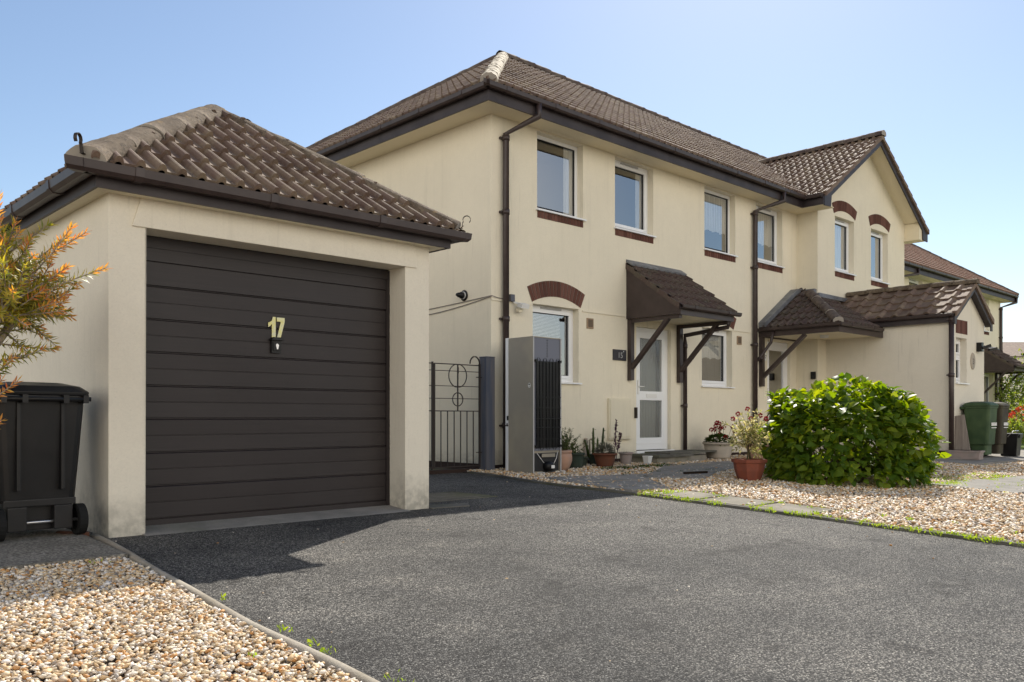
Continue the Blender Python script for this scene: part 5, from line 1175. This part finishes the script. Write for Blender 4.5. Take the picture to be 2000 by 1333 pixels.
# pots
def potthing(name, x, y, label, prof, m, n=24, group=None, cat='plant pot', sm=True, rimcol=None):
    z = gz(x, y)+.035; t = thing(name, (x, y, z), label, cat, group); s = MB(); s.lathe(prof, (0, 0, 0), n, sm=sm); top = prof[-1]
    s.f.append(tuple(range(n))[::-1]); s.m.append(0); s.build('pot', m, t, rel=False)
    h = max(p_[1] for p_ in prof); rin = min(p_[0] for p_ in prof[-2:]); q = MB(); q.v += [(rin*math.cos(2*math.pi*(j+.5)/n), rin*math.sin(2*math.pi*(j+.5)/n), h-.025) for j in range(n)]; q.f.append(tuple(range(n))); q.m.append(0); q.build('soil', 'soil', t, rel=False); return t, h
def P_(r0, h, r1, rim=.015, belly=0):
    pts = [(r0, 0)]
    for k in range(1, 6): u = k/6; pts.append((r0+(r1-r0)*u+belly*math.sin(math.pi*u), h*u))
    return pts+[(r1, h*.86), (r1+rim, h*.87), (r1+rim, h), (r1-.01, h), (r1-.012, h-.04)]
PG = 'pots along the house wall'
t, h = potthing('potted_plant', 8.62, 8.10, 'rounded pink clay pot with fine feathery dark foliage right of the fridge', P_(.11, .28, .15, .02, .04), 'pink_pot', group=PG)
s = MB(); lf = leaf_shape(.035, .008, .2, .2, 2)
for k in range(70):
    d = (sph()+Vector((0, 0, 1.1))).normalized(); L = random.uniform(.2, .44); p = Vector((random.uniform(-.1, .1), random.uniform(-.1, .1), h-.03)); q = p+d*L; s.tube([p, p.lerp(q, .5)+sph()*.02, q], .0025, 4, 1)
    for j in range(22): u = random.uniform(.25, 1); add_leaf(s, lf, p.lerp(q, u), (d+sph()*1.2).normalized(), sph())
s.build('plant', ['dk_leaf', 'stem'], t, rel=False)
t, h = potthing('potted_plant', 9.12, 8.28, 'dark green plastic pot with thin straggly stems, third from the doorstep side', P_(.11, .22, .14, .01), 'dark_pot', group=PG)
s = MB(); lf = leaf_shape(.05, .02, .2, .3, 2)
for k in range(16):
    d = (sph()+Vector((0, 0, 1.2))).normalized(); L = random.uniform(.12, .36); p = Vector((random.uniform(-.08, .08), random.uniform(-.08, .08), h-.03)); q = p+d*L; s.tube([p, q], .003, 4, 1)
    for j in range(10): add_leaf(s, lf, p.lerp(q, random.uniform(.2, 1)), (d+sph()*1.2).normalized(), sph())
s.build('plant', ['dk_leaf', 'stem'], t, rel=False)
t, h = potthing('potted_plant', 9.72, 8.22, 'brown clay pot with a grey spiky dome shaped cushion plant', P_(.12, .20, .17, .015), 'brown_pot', group=PG)
s = MB(); lf = leaf_shape(.10, .008, .1, .05, 2)
for k in range(420):
    d = sph(); d.z = abs(d.z); add_leaf(s, lf, Vector((0, 0, h))+d*.08, (d+sph()*.25).normalized(), sph())
s.build('plant', 'grey_leaf', t, rel=False)
t, h = potthing('potted_plant', 10.02, 8.62, 'low dark pot with tall upright cactus like stems and a dark red flower spike', P_(.12, .16, .15, .01), 'dark_pot', group=PG)
s = MB()
for (x, L, tl) in ((-.10, .40, 0), (.10, .40, .02), (-.2, .22, -.05), (.0, .24, 0)):
    s.tube([(x, 0, h-.05), (x+tl, .0, h+L*.5), (x+tl*2, 0, h+L)], [.022, .02, .012], 6, 0)
    for k in range(50): u = random.random(); p = Vector((x+tl*2*u, 0, h+L*u)); add_leaf(s, leaf_shape(.03, .012, .2, .2, 2), p+sph()*.015, sph()+Vector((0, 0, .5)), sph(), 1, 0)
s.build('plant', 'dk_leaf', t, rel=False)
s = MB()
for (x, L, tl) in ((.34, .62, .05), (.38, .42, .12)):
    for k in range(90):
        u = random.uniform(.35, 1); p = Vector((x+tl*u, -.05, h-.1+L*u)); add_leaf(s, leaf_shape(.035, .018, .2, .3, 2), p+sph()*.014, sph()+Vector((0, 0, .4)), sph())
    s.tube([(x, -.05, h-.1), (x+tl, -.05, h-.1+L)], .006, 5)
s.build('flower_spike', 'purple', t, rel=False)
t, h = potthing('potted_plant', 10.36, 8.34, 'small faded pink clay pot with an orange rim left of the doorstep', P_(.075, .19, .105, .012), 'grey_pot', group=PG)
s = MB()
for k in range(40): add_leaf(s, leaf_shape(.03, .015, .2, .3, 2), Vector((random.uniform(-.08, .08), random.uniform(-.08, .08), h-.02)), sph()+Vector((0, 0, .8)), sph())
s.build('plant', 'dk_leaf', t, rel=False)
t, h = potthing('plant_pot', 10.72, 8.20, 'tiny square white pot standing by the doorstep', [(.055, 0), (.075, .11), (.08, .11), (.08, .13), (.07, .13), (.068, .1)], 'white', n=4, group=PG, sm=False)
t, h = potthing('plant_pot', 9.42, 8.5, 'low wide dark trough pot tucked behind the cushion plant', P_(.13, .14, .16, .01), 'dark_pot', group=PG)
s = MB()
for k in range(120): add_leaf(s, leaf_shape(.05, .02, .2, .3, 2), Vector((random.uniform(-.13, .13), random.uniform(-.1, .1), h-.02)), sph()+Vector((0, 0, 1)), sph())
s.build('plant', 'dk_leaf', t, rel=False)
s = MB(); s.tube([(9.95, 8.80, -.78), (9.95, 8.80, -.36)], .035, 10); s.tube([(10.02, 8.78, -.6), (10.02, 8.78, -.36), (10.02, 8.74, -.33)], .012, 8); s.lathe([(0, 0), (.03, 0), (.03, .03), (0, .04)], (9.95, 8.80, -.36), 10); tag(s.build('standpipe', 'stone_pot'), 'short pale capped pipe rising against the wall among the pots', 'standpipe')
# big cream planter with geraniums
t, h = potthing('potted_plant', 12.98, 8.38, 'wide cream ribbed round planter full of dark red geraniums', [(.19, 0), (.21, .05), (.205, .055), (.225, .10), (.22, .105), (.24, .15), (.235, .155), (.25, .20), (.245, .205), (.255, .25), (.275, .255), (.275, .29), (.24, .29), (.238, .25)], 'stone_pot', n=28)
s = MB(); fl = MB(); lf = leaf_shape(.06, .055, .3, .3, 3)
for k in range(260): d = sph(); d.z = abs(d.z); p = Vector((d.x*.22, d.y*.22, h+d.z*.13-.02)); add_leaf(s, lf, p, (d+sph()*.6).normalized(), (0, 0, 1))
for k in range(15):
    p = Vector((random.uniform(-.22, .22), random.uniform(-.22, .2), h+random.uniform(.08, .36))); s.tube([(p.x*.6, p.y*.6, h), tuple(p)], .004, 4)
    fl = MB()
    for j in range(34): d = sph(); add_leaf(fl, leaf_shape(.024, .024, .2, .2, 2), p+d*.022, (d+sph()*.5).normalized(), sph())
    fl.build('flower', 'red', t, rel=False)
s.build('foliage', 'dk_leaf', t, rel=False)
# terracotta planter with small standard shrub
t, h = potthing('potted_plant', 9.45, 5.66, 'hexagonal terracotta planter with a variegated red flowered shrub beside the big bush', [(.135, 0), (.18, .12), (.195, .215), (.215, .22), (.22, .26), (.185, .26), (.18, .22)], 'terra', n=8, sm=False)
s = MB(); fo = MB(); fl = MB(); lf = leaf_shape(.045, .02, .3, .2, 2)
for k in range(5):
    b_ = Vector((random.uniform(-.03, .03), random.uniform(-.03, .03), h-.04)); e = Vector((random.uniform(-.06, .06), random.uniform(-.06, .06), h+.36)); s.tube([b_, e], .006, 5)
    for j in range(17):
        d = (sph()+Vector((0, 0, .45))).normalized(); q = b_.lerp(e, random.uniform(.45, 1)); L = random.uniform(.14, .31); q2 = q+d*L; s.tube([q, q2], .0022, 4)
        for i in range(15): add_leaf(fo, lf, q.lerp(q2, random.uniform(.3, 1.05))+sph()*.008, (d+sph()).normalized(), sph()+Vector((0, 0, 1)))
for (rx_, z) in ((-.14, .56), (-.02, .62), (.14, .54), (.21, .50), (-.2, .50), (.02, .5)):
    p = Rt*rx_+Vector((0, 0, h+z+.0))
    fl = MB()
    for j in range(34): d = sph(); add_leaf(fl, leaf_shape(.022, .02, .2, .2, 2), p+d*.014, (d+sph()*.5).normalized(), sph())
    fl.build('flower', 'red', t, rel=False)
s.build('stems', 'stem', t, rel=False); fo.build('foliage', 'pale_leaf', t, rel=False)
# pink pot half hidden
t, h = potthing('potted_plant', 13.65, 8.0, 'pinkish pot half hidden between the terracotta planter and the bush', P_(.16, .27, .22, .02), 'pink_pot')
s = MB()
for k in range(120): d = sph(); d.z = abs(d.z); add_leaf(s, leaf_shape(.06, .03, .2, .3, 2), Vector((d.x*.18, d.y*.18, h+d.z*.1)), d, (0, 0, 1))
s.build('foliage', 'dk_leaf', t, rel=False)

# right edge garden
def farbush(name, px, d, z0, rx, rz, n, L, m, label, cat='shrub', flowers=None, trunk=True):
    p = ppx(px, d, z0); t = thing(name, p, label, cat); bushmesh((p.x, p.y, z0+rz*.55), rx, rx, rz*.75, n, L, L*.6, m, 'foliage', t, lump=.16, zmin=-rz*.5, shell=.5)
    if trunk: s = MB(); s.tube([(p.x, p.y, z0-.05), (p.x+.05, p.y, z0+rz*.6)], [.07, .03], 6); s.build('trunk', 'bark', t)
    if flowers:
        f_ = MB()
        for k in range(260): dd = sph(); dd.z = abs(dd.z); add_leaf(f_, leaf_shape(.07, .06, .2, .2, 2), Vector((p.x+dd.x*rx*.95, p.y+dd.y*rx*.95, z0+rz*.75+dd.z*rz*.5)), dd, sph())
        kind(f_.build('flowers', flowers, t), 'stuff')
farbush('dark_shrub', 1972, 33, -.75, 1.05, 1.7, 1500, .15, 'dk_leaf', 'dark evergreen shrub against the corner of the far terrace')
farbush('yellow_green_shrub', 2012, 30, -.75, .95, 2.15, 1500, .13, 'lt_leaf', 'tall sunlit yellow green shrub at the right edge')
farbush('flowering_shrub', 2010, 21.5, -.75, .48, .80, 900, .08, 'lt_leaf', 'low shrub with orange red flowers at the right edge', flowers='red_orange', trunk=False)
farbush('leafy_clump', 1978, 20.5, -.75, .36, .50, 900, .10, 'lt_leaf', 'bright green strap leaved clump beside the lawn edge', 'plant', trunk=False)
farbush('dark_shrub', 1958, 27, -.75, .6, .75, 800, .12, 'dk_leaf', 'low dark shrub just behind the food caddy')
for k, (px, d, h_, rx) in enumerate(((2075, 34, 3.2, 1.6), (2140, 28, 2.6, 1.4))): farbush('garden_tree', px, d, -.75, rx, h_, 1500, .16, 'lt_leaf' if k else 'dk_leaf', ['dark bushy tree beyond the right edge of the garden', 'lighter bushy tree nearest the road on the right'][k], 'tree')

# weeds and grass tufts along the kerb
def tufts(name, spots, m='weed', L=.05, n=22, label=None):
    s = MB(); bl = leaf_shape(L, L*.13, .2, .25, 2); br = leaf_shape(L*.5, L*.3, .2, .2, 2)
    for (x, y, sz) in spots:
        for k in range(int(n*sz)):
            p = Vector((x+random.gauss(0, .035*sz), y+random.gauss(0, .035*sz), gz(x, y)+.02)); d = sph()*.7+Vector((0, 0, 1)); add_leaf(s, bl if k % 2 else br, p+(Vector((0, 0, random.uniform(0, .025))) if not k % 2 else Vector()), d, sph(), random.uniform(.5, 1.1))
    return kind(s.build(name, m), 'stuff')
sp = [(kx(y)-.02+random.gauss(0, .035), y, random.uniform(.3, 1.1)) for y in [random.uniform(1.9, 5.5) for _ in range(75)]]
sp += [(7.1+random.uniform(0, .5), random.uniform(5.3, 5.6), 1.3) for _ in range(10)]+[(random.uniform(7.15, 7.6), yj+random.gauss(0, .03), .6) for yj in (3.68, 4.28, 4.87) for _ in range(4)]
sp += [(7.66+random.uniform(-.05, .15), random.uniform(2, 5.4), .5) for _ in range(16)]
tufts('kerb_weeds', sp)
sp = [(1.82, 3.9, .35), (1.78, 3.25, .6), (1.78, 2.9, .6), (1.77, 3.02, .4), (1.78, 2.42, .4), (1.62, 5.02, .9), (1.5, 3.0, .3), (1.78, 2.5, .4)]
tufts('kerb_weeds', sp, L=.045)
tufts('ground_cover', [(random.uniform(11.3, 14), random.uniform(3.9, 4.5), random.uniform(.8, 2)) for _ in range(60)]+[(random.uniform(11, 16), random.uniform(2, 6), random.uniform(.4, 1)) for _ in range(30)], L=.05)
tufts('ground_cover', [(random.uniform(9.3, 10.9), random.uniform(7.7, 8.0), random.uniform(1, 2)) for _ in range(40)]+[(random.uniform(8.4, 11), random.uniform(6.8, 7.8), .6) for _ in range(14)], 'dk_leaf', L=.06)
# drain cover beside the garage
s = MB(); x0, x1, y0, y1 = 4.85, 5.75, 6.25, 6.95; z = gz(0, 6.5)+.016; s.box(x0, x1, y0, y1, z-.02, z)
for k in range(9): s.box(x0+.04, x1-.04, y0+.06+k*.07, y0+.085+k*.07, z+.0005, z+.006)
tag(s.build('drain_cover', 'conc_dark'), 'rectangular ribbed drain cover set in the drive beside the garage', 'drain cover')
slab_poly('path', [[(4.62, 5.86), (5.0, 5.80), (5.1, 5.95), (4.62, 6.1)]], 'conc_dark', .02)
s = MB(); s.tube([(1.80, 6.02, -.80), (1.70, 6.10, -.79)], .05, 10); s.box(1.70, 1.86, 5.98, 6.10, -.82, -.755); tag(s.build('brick_fragment', 'brick_x' if False else 'brown_pot'), 'broken brown brick lying where the round edging meets the garage', 'brick')
s = MB(); s.box(9.8, 10.9, 7.05, 7.12, -.755, -.735) if False else s.beam((9.35, 6.55, -.735), (9.75, 6.48, -.735), .05, .03); tag(s.build('wood_scrap', 'soil'), 'dark scrap of wood lying on the paving before the doorstep', 'wood')
